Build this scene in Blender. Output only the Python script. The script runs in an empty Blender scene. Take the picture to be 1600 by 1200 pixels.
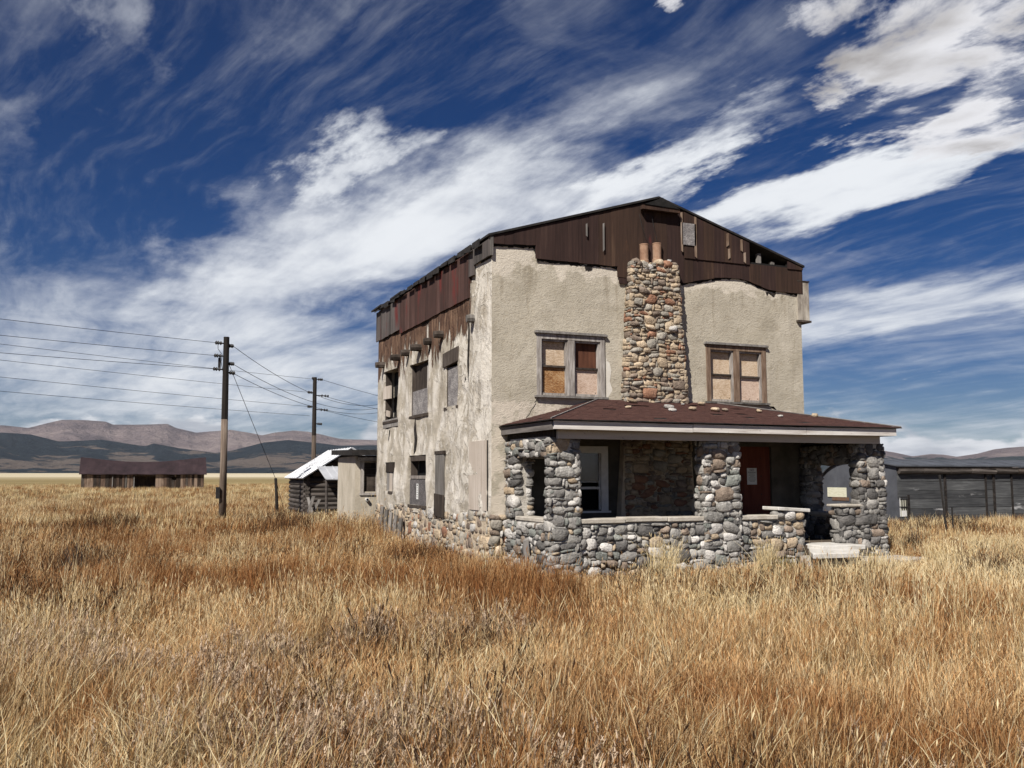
import bpy, bmesh, math, random
from mathutils import Vector, Matrix, noise as mnoise
import numpy as np
R = math.radians
sc = bpy.context.scene
COL = sc.collection
# ---------------------------------------------------------------- camera
cam_d = bpy.data.cameras.new('camera'); cam = bpy.data.objects.new('camera', cam_d); COL.objects.link(cam)
cam_d.sensor_width = 36.0; cam_d.lens = 32.4; cam_d.clip_start = 0.1; cam_d.clip_end = 60000
cam.location = (0, 0, 1.8); cam.rotation_euler = (R(90 + 5.67), 0, R(-22.35)); sc.camera = cam
sc.view_settings.view_transform = 'Standard'; sc.view_settings.look = 'None'
sc.view_settings.exposure = 0.42; sc.view_settings.gamma = 1.0; sc.view_settings.use_curve_mapping = False
# ---------------------------------------------------------------- sun
sc.cycles.max_bounces = 5; sc.cycles.diffuse_bounces = 1; sc.cycles.glossy_bounces = 2; sc.cycles.transmission_bounces = 3; sc.cycles.volume_bounces = 0
SUN = Vector((-0.60, -0.52, 0.78)).normalized()          # direction towards the sun
sun_d = bpy.data.lights.new('sun', 'SUN'); sun_d.energy = 5.0; sun_d.angle = R(0.6); sun_d.color = (1.0, 0.945, 0.87)
sun = bpy.data.objects.new('sun', sun_d); COL.objects.link(sun)
sun.rotation_euler = SUN.to_track_quat('Z', 'Y').to_euler(); sun.location = (-20, -20, 40)
SKYV, SKYG, SKYS = 0.38, 1.0, 1.46
CIRRUS = (7.6, 7.85, 8.2)
# patches of thicker (or thinner) cloud on the layer: weight, centre along and across the wind, half length, half width, rotation
BLOBS = [(0.32, 2.75, 1.05, 1.25, 0.50, -4), (0.34, 2.0, 1.36, 0.85, 0.46, -8), (0.48, 1.40, 1.92, 1.15, 0.26, -12), (0.32, 1.75, 2.95, 1.1, 0.42, -5), (0.26, 1.95, 0.86, 0.45, 0.10, 4),
         (-0.40, 1.12, 2.30, 0.6, 0.28, -8), (-0.24, 1.45, 0.82, 0.5, 0.30, 0), (-0.28, 2.25, 0.42, 0.9, 0.36, 0), (0.18, 1.72, 0.30, 0.45, 0.12, 14), (0.10, 2.3, 0.18, 0.5, 0.10, 6),
         (0.34, 1.5, 1.52, 0.42, 0.13, -4), (-0.30, 1.35, 1.74, 0.6, 0.14, -10), (0.26, 4.4, 1.3, 1.7, 1.5, 0), (0.10, 3.4, 0.3, 0.7, 0.5, 0), (-0.12, 2.6, 4.2, 1.0, 0.8, 0)]
CUMULUS = [(0.52, 0.82, 1.56, 0.62, 0.56, 0), (0.42, 1.0, 1.94, 0.5, 0.28, -10), (0.30, 1.1, 0.98, 0.16, 0.12, 0), (0.20, 2.35, 3.9, 0.8, 0.3, 0), (0.26, 0.92, 1.12, 0.16, 0.1, 0)]
# ---------------------------------------------------------------- world: Nishita sky under a layer of cirrus and cumulus
W = bpy.data.worlds.new('World'); sc.world = W; W.use_nodes = True
W.cycles.sampling_method = "MANUAL"; W.cycles.sample_map_resolution = 512
def sky_world():
    nt = W.node_tree; nt.nodes.clear(); L = nt.links.new
    def N(t, **k):
        n = nt.nodes.new(t)
        for a, b in k.items(): setattr(n, a, b)
        return n
    def math_(op, a, b=None, c=None, clamp=False):
        n = N('ShaderNodeMath', operation=op); n.use_clamp = clamp
        for i, v in enumerate((a, b, c)):
            if v is None: continue
            if isinstance(v, (int, float)): n.inputs[i].default_value = v
            else: L(v, n.inputs[i])
        return n.outputs[0]
    def ss(v, lo, hi, a=0.0, b=1.0):
        n = N('ShaderNodeMapRange', interpolation_type='SMOOTHSTEP'); L(v, n.inputs[0])
        for i, q in enumerate((lo, hi, a, b)): n.inputs[1 + i].default_value = q
        return n.outputs[0]
    def comb(x, y, z=0.0):
        n = N('ShaderNodeCombineXYZ')
        for i, v in enumerate((x, y, z)):
            if isinstance(v, (int, float)): n.inputs[i].default_value = v
            else: L(v, n.inputs[i])
        return n.outputs[0]
    def noise(vec, scale, detail=6, rough=0.55, dist=0.0):
        n = N('ShaderNodeTexNoise'); L(vec, n.inputs['Vector']); n.inputs['Scale'].default_value = scale
        n.inputs['Detail'].default_value = detail; n.inputs['Roughness'].default_value = rough; n.inputs['Distortion'].default_value = dist
        return n.outputs[0]
    def mix(f, a, b):
        n = N('ShaderNodeMix', data_type='RGBA')
        if isinstance(f, (int, float)): n.inputs[0].default_value = f
        else: L(f, n.inputs[0])
        for s, v in ((6, a), (7, b)):
            if isinstance(v, tuple): n.inputs[s].default_value = (*v, 1)
            else: L(v, n.inputs[s])
        return n.outputs[2]
    sky = N('ShaderNodeTexSky', sky_type='NISHITA'); sky.sun_disc = False
    sky.sun_elevation = math.asin(SUN.z); sky.sun_rotation = math.atan2(SUN.x, SUN.y)
    sky.altitude = 2900; sky.air_density = 1.0; sky.dust_density = 0.35; sky.ozone_density = 2.5
    hs = N('ShaderNodeHueSaturation'); hs.inputs['Hue'].default_value = 0.515; hs.inputs['Saturation'].default_value = SKYS; hs.inputs['Value'].default_value = SKYV; L(sky.outputs[0], hs.inputs['Color'])
    g = N('ShaderNodeGamma'); g.inputs[1].default_value = SKYG; L(hs.outputs[0], g.inputs[0])
    tc = N('ShaderNodeTexCoord'); sp = N('ShaderNodeSeparateXYZ'); L(tc.outputs['Generated'], sp.inputs[0])
    x, y, z = sp.outputs
    zc = math_('ADD', math_('MAXIMUM', z, 0.0), 0.12)
    px = math_('DIVIDE', x, zc); py = math_('DIVIDE', y, zc)
    u = math_('ADD', math_('MULTIPLY', px, -0.213), math_('MULTIPLY', py, 0.977))     # along the wind
    v = math_('ADD', math_('MULTIPLY', px, 0.977), math_('MULTIPLY', py, 0.213))      # across it
    uv = comb(u, v)
    # coverage: broad patches of thicker cloud, each a soft ellipse on the cloud layer
    fm = N('ShaderNodeMapping'); L(uv, fm.inputs[0]); fm.inputs['Scale'].default_value = (0.75, 1.5, 1)
    ft = N('ShaderNodeTexNoise'); L(fm.outputs[0], ft.inputs['Vector']); ft.inputs['Scale'].default_value = 2.6; ft.inputs['Detail'].default_value = 6; ft.inputs['Roughness'].default_value = 0.62
    fc = N('ShaderNodeVectorMath', operation='SUBTRACT'); L(ft.outputs['Color'], fc.inputs[0]); fc.inputs[1].default_value = (0.5, 0.5, 0.5)
    buv = N('ShaderNodeVectorMath', operation='MULTIPLY_ADD'); L(fc.outputs[0], buv.inputs[0]); buv.inputs[1].default_value = (1.3, 0.75, 0); L(uv, buv.inputs[2])
    def blob(cu, cv, su, sv, rot=0.0):
        m = N('ShaderNodeMapping', vector_type='TEXTURE'); L(buv.outputs[0], m.inputs[0])
        m.inputs['Location'].default_value = (cu, cv, 0); m.inputs['Rotation'].default_value = (0, 0, R(rot)); m.inputs['Scale'].default_value = (su, sv, 1)
        gr = N('ShaderNodeTexGradient', gradient_type='SPHERICAL'); L(m.outputs[0], gr.inputs[0]); return ss(gr.outputs['Fac'], 0.0, 0.9)
    cov = None
    for (w, *b) in BLOBS:
        t = math_('MULTIPLY', blob(*b), w); cov = t if cov is None else math_('ADD', cov, t)
    warp = N('ShaderNodeTexNoise'); L(uv, warp.inputs['Vector']); warp.inputs['Scale'].default_value = 1.1; warp.inputs['Detail'].default_value = 2
    wv = N('ShaderNodeVectorMath', operation='MULTIPLY_ADD'); L(warp.outputs['Color'], wv.inputs[0]); wv.inputs[1].default_value = (0.7, 0.5, 0); L(uv, wv.inputs[2])
    wv2 = N('ShaderNodeVectorMath', operation='MULTIPLY_ADD'); L(warp.outputs['Color'], wv2.inputs[0]); wv2.inputs[1].default_value = (0.35, 0.40, 0); L(uv, wv2.inputs[2])
    sm = N('ShaderNodeMapping'); L(wv2.outputs[0], sm.inputs[0]); sm.inputs['Scale'].default_value = (0.75, 2.6, 1); sm.inputs['Rotation'].default_value = (0, 0, R(6))
    streak = noise(sm.outputs[0], 1.5, 6, 0.62)
    sm2 = N('ShaderNodeMapping'); L(wv2.outputs[0], sm2.inputs[0]); sm2.inputs['Scale'].default_value = (1.5, 7.0, 1); sm2.inputs['Rotation'].default_value = (0, 0, R(-8))
    fine = noise(sm2.outputs[0], 2.2, 5, 0.65)
    puff = noise(wv.outputs[0], 2.2, 7, 0.62)
    f = math_('ADD', math_('MULTIPLY', streak, 0.44), math_('MULTIPLY', fine, 0.16)); f = math_('ADD', f, math_('MULTIPLY', puff, 0.50))
    f = math_('ADD', f, cov)
    low = ss(z, 0.02, 0.25, 0.10, 0.0); f = math_('ADD', f, low)                         # the layer thickens towards the horizon
    veil = ss(math_('ADD', math_('MULTIPLY', fine, 0.75), math_('MULTIPLY', streak, 0.5)), 0.56, 0.92, 0.0, 0.15)     # thin streaks everywhere
    cirrus = math_('MAXIMUM', ss(f, 0.48, 1.06), veil)
    c1 = mix(cirrus, g.outputs[0], CIRRUS)
    # cumulus on the same layer
    cc = None
    for (w, *b) in CUMULUS:
        t = math_('MULTIPLY', blob(*b), w); cc = t if cc is None else math_('ADD', cc, t)
    pm = N('ShaderNodeMapping'); L(wv.outputs[0], pm.inputs[0]); pm.inputs['Scale'].default_value = (1.5, 1.5, 1)
    cn = noise(pm.outputs[0], 3.6, 7, 0.62)
    cden = math_('ADD', cn, math_('ADD', cc, -0.34))
    cum = ss(cden, 0.48, 0.70)
    shade = ss(math_('ADD', math_('MULTIPLY', noise(pm.outputs[0], 2.2, 3, 0.5), 0.8), math_('MULTIPLY', cden, 0.4)), 0.58, 0.88)
    c2 = mix(cum, c1, mix(shade, (7.4, 7.4, 7.7), (2.9, 2.7, 2.6)))
    # heaps of far cumulus along the horizon
    az = math_('ARCTAN2', x, y)
    hv = comb(math_("MULTIPLY", az, 14.0), math_("MULTIPLY", z, 30.0), 3.7)
    hn = noise(hv, 1.0, 5, 0.55)
    top = noise(comb(math_('MULTIPLY', az, 5.0), 4.6), 1.6, 3)
    edge = math_('SUBTRACT', math_('MULTIPLY_ADD', top, 0.095, 0.006), z)                # > 0 below the tops
    hd = math_('ADD', hn, math_('MULTIPLY', edge, 9.0))
    hm = math_('MULTIPLY', ss(hd, 0.5, 0.62), ss(z, 0.105, 0.07))
    hs2 = noise(comb(math_('MULTIPLY', az, 9.0), math_('MULTIPLY', z, 42.0), 9.1), 0.9, 4)
    hcol = mix(ss(math_('ADD', hs2, math_('MULTIPLY', z, -2.2)), 0.30, 0.52), (8.4, 8.5, 8.7), (4.2, 4.5, 5.0))
    c3 = mix(hm, c2, hcol)
    bg = N('ShaderNodeBackground'); bg.inputs['Strength'].default_value = 0.085; L(c3, bg.inputs['Color'])
    out = N('ShaderNodeOutputWorld'); L(bg.outputs[0], out.inputs[0])
sky_world()
# ================================================================ helpers
rng = random.Random(7)
HOUSE = None
def link(name, me, mat=None, parent=None, label=None, cat=None, group=None, kind=None):
    o = bpy.data.objects.new(name, me); COL.objects.link(o)
    if me is not None and mat is not None:
        if not me.materials: me.materials.append(mat)
    if parent is not None: attach(o, parent)
    if label: o['label'] = label
    if cat: o['category'] = cat
    if group: o['group'] = group
    if kind: o['kind'] = kind
    return o
def attach(o, parent):
    o.parent = parent
    M = parent.matrix_basis.copy(); q = parent
    if q.parent is not None: M = q.parent.matrix_basis @ q.matrix_parent_inverse @ M
    o.matrix_parent_inverse = M.inverted()
def thing(name, loc, label, cat, group=None):
    o = bpy.data.objects.new(name, None); COL.objects.link(o); o.location = loc; o.empty_display_size = 0.3
    o['label'] = label; o['category'] = cat
    if group: o['group'] = group
    return o
class MB:
    def __init__(s): s.v = []; s.f = []; s.m = []; s.smooth = False
    def add(s, vs, fs, mi=0):
        n = len(s.v); s.v += [tuple(v) for v in vs]; s.f += [tuple(i + n for i in f) for f in fs]; s.m += [mi] * len(fs); return s
    def hexa(s, p, mi=0):      # p: 4 bottom (ccw from above), 4 top
        return s.add(p, [(3, 2, 1, 0), (4, 5, 6, 7), (0, 1, 5, 4), (1, 2, 6, 5), (2, 3, 7, 6), (3, 0, 4, 7)], mi)
    def box(s, a, b, mi=0):
        x0, y0, z0 = a; x1, y1, z1 = b
        return s.hexa([(x0, y0, z0), (x1, y0, z0), (x1, y1, z0), (x0, y1, z0), (x0, y0, z1), (x1, y0, z1), (x1, y1, z1), (x0, y1, z1)], mi)
    def prism(s, poly, d, mi=0):   # poly: 3d points, extruded by vector d
        n = len(poly); d = Vector(d); a = [Vector(p) for p in poly]; b = [p + d for p in a]
        return s.add(a + b, [tuple(range(n))[::-1], tuple(range(n, 2 * n))] + [(i, (i + 1) % n, n + (i + 1) % n, n + i) for i in range(n)], mi)
    def tube(s, pts, r, n=6, mi=0, cap=True):
        pts = [Vector(p) for p in pts]; rs = r if isinstance(r, (list, tuple)) else [r] * len(pts); rings = []
        for i, p in enumerate(pts):
            t = (pts[min(i + 1, len(pts) - 1)] - pts[max(i - 1, 0)]).normalized()
            ref = Vector((0, 0, 1)) if abs(t.z) < 0.9 else Vector((1, 0, 0))
            a = t.cross(ref).normalized(); b = t.cross(a)
            rings.append([p + (a * math.cos(2 * math.pi * k / n) + b * math.sin(2 * math.pi * k / n)) * rs[i] for k in range(n)])
        vs = [q for ring in rings for q in ring]; fs = []
        for i in range(len(pts) - 1):
            for k in range(n): fs.append((i * n + k, i * n + (k + 1) % n, (i + 1) * n + (k + 1) % n, (i + 1) * n + k))
        if cap: fs += [tuple(range(n))[::-1], tuple((len(pts) - 1) * n + k for k in range(n))]
        return s.add(vs, fs, mi)
    def mesh(s, name, mats=None, smooth=False):
        me = bpy.data.meshes.new(name); me.from_pydata(s.v, [], s.f)
        if mats:
            for m in (mats if isinstance(mats, (list, tuple)) else [mats]): me.materials.append(m)
            if isinstance(mats, (list, tuple)) and len(mats) > 1: me.polygons.foreach_set('material_index', s.m)
        bm = bmesh.new(); bm.from_mesh(me); bmesh.ops.recalc_face_normals(bm, faces=bm.faces); bm.to_mesh(me); bm.free()
        if smooth: me.polygons.foreach_set('use_smooth', [True] * len(me.polygons))
        me.update(); return me
    def obj(s, name, mats, parent=None, smooth=False, **k):
        return link(name, s.mesh(name, mats, smooth), None, parent, **k)
def fbm(p, o=4): return mnoise.fractal(Vector(p), 1.0, 2.0, o, noise_basis='PERLIN_ORIGINAL')
# ---------------------------------------------------------------- materials
class NT:
    def __init__(s, name):
        s.mat = bpy.data.materials.new(name); s.mat.use_nodes = True; s.t = s.mat.node_tree; s.L = s.t.links.new
        s.b = s.t.nodes['Principled BSDF']; s.pos = s.N('ShaderNodeNewGeometry').outputs['Position']
    def N(s, t, **k):
        n = s.t.nodes.new(t)
        for a, b in k.items(): setattr(n, a, b)
        return n
    def _in(s, sock, v):
        if hasattr(v, 'is_linked') or hasattr(v, 'links'): s.L(v, sock)
        elif isinstance(v, tuple) and len(v) == 3 and sock.type == 'RGBA': sock.default_value = (*v, 1)
        else: sock.default_value = v
    def math(s, op, a, b=0.0, c=0.0, clamp=False):
        n = s.N('ShaderNodeMath', operation=op, use_clamp=clamp)
        for i, v in enumerate((a, b, c)): s._in(n.inputs[i], v)
        return n.outputs[0]
    def map(s, scale=(1, 1, 1), rot=(0, 0, 0), loc=(0, 0, 0), vec=None):
        n = s.N('ShaderNodeMapping'); s.L(vec or s.pos, n.inputs[0]); n.inputs['Scale'].default_value = scale; n.inputs['Rotation'].default_value = rot; n.inputs['Location'].default_value = loc
        return n.outputs[0]
    def noise(s, scale, detail=5, rough=0.55, dist=0.0, vec=None, col=False):
        n = s.N('ShaderNodeTexNoise'); s.L(vec or s.pos, n.inputs['Vector'])
        for k, v in (('Scale', scale), ('Detail', detail), ('Roughness', rough), ('Distortion', dist)): n.inputs[k].default_value = v
        return n.outputs[1 if col else 0]
    def voro(s, scale, vec=None, feature='F1', out=0, rand=1.0):
        n = s.N('ShaderNodeTexVoronoi', feature=feature); s.L(vec or s.pos, n.inputs['Vector']); n.inputs['Scale'].default_value = scale; n.inputs['Randomness'].default_value = rand
        return n.outputs[out]
    def ramp(s, f, stops, interp='LINEAR'):
        n = s.N('ShaderNodeValToRGB'); s._in(n.inputs[0], f); e = n.color_ramp.elements; n.color_ramp.interpolation = interp
        while len(e) > 1: e.remove(e[-1])
        for i, (p, c) in enumerate(stops):
            q = e[0] if i == 0 else e.new(p)
            q.position = p; q.color = (*c, 1) if isinstance(c, tuple) else (c, c, c, 1)
        return n.outputs[0]
    def ss(s, v, lo, hi, a=0.0, b=1.0):
        n = s.N('ShaderNodeMapRange', interpolation_type='SMOOTHSTEP'); s._in(n.inputs[0], v)
        for i, q in enumerate((lo, hi, a, b)): n.inputs[1 + i].default_value = q
        return n.outputs[0]
    def mix(s, f, a, b, blend='MIX'):
        n = s.N('ShaderNodeMix', data_type='RGBA', blend_type=blend); s._in(n.inputs[0], f); s._in(n.inputs[6], a); s._in(n.inputs[7], b); return n.outputs[2]
    def sep(s, vec=None):
        n = s.N('ShaderNodeSeparateXYZ'); s.L(vec or s.pos, n.inputs[0]); return n.outputs
    def bump(s, h, dist=0.01, strength=1.0):
        n = s.N('ShaderNodeBump'); s._in(n.inputs['Height'], h); n.inputs['Distance'].default_value = dist; n.inputs['Strength'].default_value = strength
        s.L(n.outputs[0], s.b.inputs['Normal'])
    def out(s, col, rough=0.85, metal=0.0, spec=0.3):
        s._in(s.b.inputs['Base Color'], col); s._in(s.b.inputs['Roughness'], rough); s.b.inputs['Metallic'].default_value = metal; s.b.inputs['Specular IOR Level'].default_value = spec
        return s.mat
def objrand(n): return n.N('ShaderNodeObjectInfo').outputs['Random']
def wood(name, cols, grain=(14, 14, 0.8), bump=0.004, patch=None, rough=0.9, vary=0.2):
    """weathered boards: grain runs along the axis with the small scale"""
    n = NT(name); g = n.noise(1.0, 8, 0.65, 0.3, n.map(grain)); big = n.noise(0.9, 4)
    rnd = n.math('MULTIPLY', n.math('SUBTRACT', objrand(n), 0.5), vary)
    f = n.math('ADD', n.math('ADD', n.math('MULTIPLY', g, 0.75), n.math('MULTIPLY', big, 0.3)), rnd)
    c = n.ramp(f, [(0.28 + 0.5 * i / max(1, len(cols) - 1), q) for i, q in enumerate(cols)])
    if patch:
        pc, lo, hi, sc_ = patch
        c = n.mix(n.ss(n.noise(1.0, 6, 0.6, 0.2, n.map(sc_)), lo, hi), c, pc)
    spots = n.ss(n.noise(26, 3), 0.66, 0.74); c = n.mix(n.math('MULTIPLY', spots, 0.5), c, (0.02, 0.015, 0.012))
    n.bump(n.math('ADD', g, n.math('MULTIPLY', n.noise(40, 3), 0.3)), bump); return n.out(c, rough)
def plain(name, cols, scale=4, rough=0.9, bump=0.004, metal=0.0, stretch=(1, 1, 1), spec=0.3, detail=7):
    n = NT(name); f = n.noise(scale, detail, 0.6, 0.2, n.map(stretch))
    c = n.ramp(f, [(0.3 + 0.42 * i / max(1, len(cols) - 1), q) for i, q in enumerate(cols)])
    n.bump(n.noise(scale * 6, 5, 0.65), bump); return n.out(c, rough, metal, spec)

def stucco_front():
    n = NT('stucco_front'); x, y, z = n.sep()
    sw = n.noise(1.0, 6, 0.62, 1.6, n.map((9, 9, 14), (0, R(20), 0)))
    base = n.ramp(n.noise(1.3, 6, 0.6), [(0.3, (0.345, 0.308, 0.24)), (0.5, (0.43, 0.388, 0.31)), (0.7, (0.49, 0.445, 0.36))])
    base = n.mix(n.ss(sw, 0.5, 0.36, 0.0, 0.40), base, (0.30, 0.25, 0.18))
    run = n.math('ADD', n.noise(1.0, 5, 0.6, 0.3, n.map((4.5, 4.5, 0.35), loc=(2, 1, 7))), n.ss(z, 4.6, 6.3, -0.06, 0.06)); base = n.mix(n.ss(run, 0.56, 0.69, 0, 0.5), base, (0.25, 0.21, 0.15))
    blot = n.ss(n.noise(0.55, 5, 0.6, 0.5, n.map(loc=(4, 4, 4))), 0.52, 0.66, 0, 0.35); base = n.mix(blot, base, (0.60, 0.55, 0.46))
    # paler plaster where the top coat has washed off below the boarding and round the sills
    hi = n.math('ADD', n.noise(2.4, 5, 0.6, 0.4), n.ss(z, 5.5, 6.15, -0.22, 0.16)); base = n.mix(n.ss(hi, 0.52, 0.62, 0, 0.8), base, (0.62, 0.56, 0.47))
    sill = n.math('ADD', n.noise(3.5, 5), n.ss(z, 3.5, 3.15, -0.3, 0.08)); base = n.mix(n.ss(sill, 0.5, 0.6, 0, 0.7), base, (0.60, 0.53, 0.44))
    mould = n.ss(n.noise(1.0, 6, 0.65, 0.5, n.map((5, 5, 2.2))), 0.60, 0.74, 0, 0.45); base = n.mix(mould, base, (0.20, 0.17, 0.10))
    n.bump(n.math('ADD', sw, n.math('MULTIPLY', n.noise(45, 4, 0.7), 0.35)), 0.015)
    # the wall below the porch roof is mixed to a much darker plaster tone
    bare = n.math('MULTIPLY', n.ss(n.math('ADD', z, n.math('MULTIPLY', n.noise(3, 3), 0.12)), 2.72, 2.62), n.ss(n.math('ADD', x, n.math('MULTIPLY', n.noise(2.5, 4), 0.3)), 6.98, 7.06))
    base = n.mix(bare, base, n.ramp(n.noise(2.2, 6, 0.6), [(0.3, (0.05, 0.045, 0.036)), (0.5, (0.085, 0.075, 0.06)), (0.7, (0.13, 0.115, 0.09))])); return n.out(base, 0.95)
def stucco_side():
    n = NT('stucco_side'); x, y, z = n.sep()
    ver = n.map((3.2, 3.2, 0.75)); a = n.noise(1.0, 8, 0.62, 0.8, ver); bl = n.noise(1.5, 6, 0.6, 0.6)
    base = n.ramp(bl, [(0.30, (0.33, 0.295, 0.24)), (0.46, (0.42, 0.375, 0.305)), (0.52, (0.53, 0.485, 0.415)), (0.66, (0.62, 0.58, 0.52))])
    w = n.ss(n.math('ADD', n.noise(2.1, 7, 0.65, 1.0), n.ss(y, 20.5, 17.0, -0.02, 0.10)), 0.53, 0.58, 0, 0.70); base = n.mix(w, base, (0.66, 0.62, 0.55))
    grime = n.ss(n.noise(1.0, 7, 0.65, 0.6, n.map((2.6, 2.6, 0.9), loc=(5, 2, 3))), 0.48, 0.64, 0, 0.62); base = n.mix(grime, base, (0.25, 0.215, 0.165))
    # bare brown adobe under the boarding, in runs and flakes
    zz = n.ss(z, 3.4, 5.7, -0.30, 0.16); yy = n.ss(y, 18.6, 17.4, 0.0, -0.45)
    m = n.math('ADD', n.math('ADD', a, zz), yy); peel = n.ss(m, 0.50, 0.535)
    brown = n.ramp(n.noise(1.0, 6, 0.6, 0.2, n.map((10, 10, 1.5))), [(0.3, (0.035, 0.018, 0.012)), (0.5, (0.10, 0.055, 0.035)), (0.7, (0.22, 0.14, 0.09))])
    base = n.mix(peel, base, brown)
    fl = n.ss(n.noise(1.0, 7, 0.6, 1.2, n.map((6, 6, 2.5), loc=(3, 9, 1))), 0.66, 0.70, 0, 0.8); base = n.mix(fl, base, (0.26, 0.20, 0.14))
    h = n.math('SUBTRACT', n.math('ADD', n.math('MULTIPLY', w, 0.25), n.math('MULTIPLY', n.noise(14, 6, 0.65), 0.35)), n.math('MULTIPLY', peel, 1.0))
    n.bump(h, 0.06); return n.out(base, 0.95)
def stone_mat(name, c1, c2, c3, vein=None):
    n = NT(name); off = n.math('MULTIPLY', objrand(n), 37.0)
    cx = n.N('ShaderNodeCombineXYZ'); n.L(off, cx.inputs[0]); n.L(off, cx.inputs[1]); va = n.N('ShaderNodeVectorMath', operation='ADD'); n.L(n.pos, va.inputs[0]); n.L(cx.outputs[0], va.inputs[1]); P = va.outputs[0]
    c = n.ramp(n.noise(4.0, 7, 0.65, 0.4, P), [(0.3, c1), (0.5, c2), (0.7, c3)])
    k = n.math('MULTIPLY_ADD', objrand(n), 0.60, 0.95); mul = n.N('ShaderNodeVectorMath', operation='SCALE'); n.L(c, mul.inputs[0]); n.L(k, mul.inputs['Scale']); c = mul.outputs[0]
    if vein:
        c = n.mix(n.ss(n.noise(1.0, 4, 0.6, 1.5, n.map((5, 5, 16), (0.5, 0.3, 0), vec=P)), 0.58, 0.64, 0, 0.7), c, vein)
    sp = n.ss(n.noise(60, 2, 0.5, 0, P), 0.6, 0.7, 0, 0.45); c = n.mix(sp, c, (0.04, 0.04, 0.04))
    n.bump(n.math('ADD', n.noise(22, 6, 0.65, 0, P), n.noise(7, 3, 0.6, 0, P)), 0.035); return n.out(c, 0.9)
STONE = {
 'grey': stone_mat('stone_grey', (0.115, 0.11, 0.105), (0.205, 0.195, 0.18), (0.32, 0.305, 0.28)),
 'dark': stone_mat('stone_dark', (0.05, 0.048, 0.046), (0.10, 0.095, 0.09), (0.17, 0.16, 0.15)),
 'pale': stone_mat('stone_pale', (0.32, 0.305, 0.28), (0.44, 0.42, 0.39), (0.55, 0.53, 0.50), (0.25, 0.235, 0.22)),
 'band': stone_mat('stone_banded', (0.135, 0.13, 0.12), (0.245, 0.235, 0.215), (0.37, 0.35, 0.32), (0.62, 0.60, 0.57)),
 'green': stone_mat('stone_green', (0.105, 0.11, 0.10), (0.175, 0.182, 0.165), (0.27, 0.275, 0.25)),
 'tan': stone_mat('stone_tan', (0.26, 0.20, 0.14), (0.37, 0.29, 0.20), (0.48, 0.40, 0.30)),
 'rust': stone_mat('stone_rust', (0.14, 0.07, 0.045), (0.25, 0.13, 0.08), (0.36, 0.21, 0.14)),
 'warm': stone_mat('stone_warm_grey', (0.17, 0.155, 0.13), (0.27, 0.245, 0.205), (0.37, 0.34, 0.29)),
 'brown': stone_mat('stone_brown', (0.11, 0.085, 0.065), (0.20, 0.155, 0.12), (0.30, 0.24, 0.19)),
}
PAL_PORCH = ['grey'] * 7 + ['dark'] * 3 + ['pale'] * 4 + ['band'] * 4 + ['green'] * 2 + ['brown'] * 2 + ['tan']
PAL_DARK = ['grey'] * 4 + ['dark'] * 5 + ['band'] * 2 + ['brown'] * 2
PAL_CHIM = ['tan'] * 10 + ['rust'] * 2 + ['brown'] * 4 + ['warm'] * 6
PAL_FOUND = ['tan'] * 7 + ['brown'] * 4 + ['rust'] * 1 + ['warm'] * 5 + ['pale'] * 2
M_ = {}
M_['mortar'] = plain('mortar', [(0.38, 0.35, 0.30), (0.48, 0.445, 0.39), (0.56, 0.525, 0.47)], 7, bump=0.02)
M_['mortar_warm'] = plain('mortar_warm', [(0.38, 0.30, 0.21), (0.50, 0.41, 0.30), (0.58, 0.50, 0.39)], 7, bump=0.02)
M_['cap'] = plain('cap_concrete', [(0.33, 0.30, 0.25), (0.44, 0.40, 0.34), (0.54, 0.50, 0.44)], 5, bump=0.012)
M_['porch_dirt'] = plain('porch_dirt', [(0.05, 0.04, 0.03), (0.09, 0.07, 0.05), (0.13, 0.10, 0.075)], 3, bump=0.02)
M_['slab'] = plain('slab_concrete', [(0.42, 0.40, 0.36), (0.55, 0.53, 0.49), (0.64, 0.62, 0.58)], 3, bump=0.01)
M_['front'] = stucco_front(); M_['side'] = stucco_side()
M_['board_burg'] = wood('boards_burgundy', [(0.010, 0.006, 0.005), (0.024, 0.012, 0.010), (0.040, 0.021, 0.017), (0.075, 0.045, 0.035)], (16, 16, 0.7), patch=((0.11, 0.016, 0.014), 0.64, 0.74, (2.2, 2.2, 0.6)), vary=0.08)
M_['board_brown'] = wood('boards_brown', [(0.012, 0.008, 0.006), (0.030, 0.016, 0.011), (0.050, 0.027, 0.018), (0.105, 0.062, 0.040)], (16, 16, 0.7), patch=((0.11, 0.052, 0.028), 0.60, 0.72, (1.6, 1.6, 0.7)), vary=0.10)
M_['board_grey'] = wood('boards_grey', [(0.02, 0.018, 0.017), (0.055, 0.048, 0.044), (0.10, 0.085, 0.08), (0.18, 0.16, 0.15)], (16, 16, 0.7), patch=((0.12, 0.02, 0.018), 0.58, 0.70, (1.5, 1.5, 0.4)))
M_['board_red'] = wood('boards_red', [(0.020, 0.012, 0.010), (0.050, 0.025, 0.020), (0.085, 0.044, 0.036), (0.15, 0.10, 0.085)], (16, 16, 0.7), patch=((0.12, 0.024, 0.020), 0.57, 0.68, (2.2, 2.2, 0.55)))
M_['tar'] = plain('tar_paper', [(0.004, 0.004, 0.004), (0.012, 0.011, 0.010), (0.02, 0.018, 0.017)], 8, bump=0.006)
M_['roofing'] = plain('black_roofing', [(0.008, 0.007, 0.007), (0.02, 0.018, 0.017), (0.04, 0.035, 0.032)], 6, bump=0.01)
M_['frame'] = wood('window_frame_wood', [(0.06, 0.05, 0.045), (0.20, 0.175, 0.155), (0.40, 0.37, 0.34), (0.58, 0.55, 0.52)], (22, 22, 2.5), 0.003)
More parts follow.
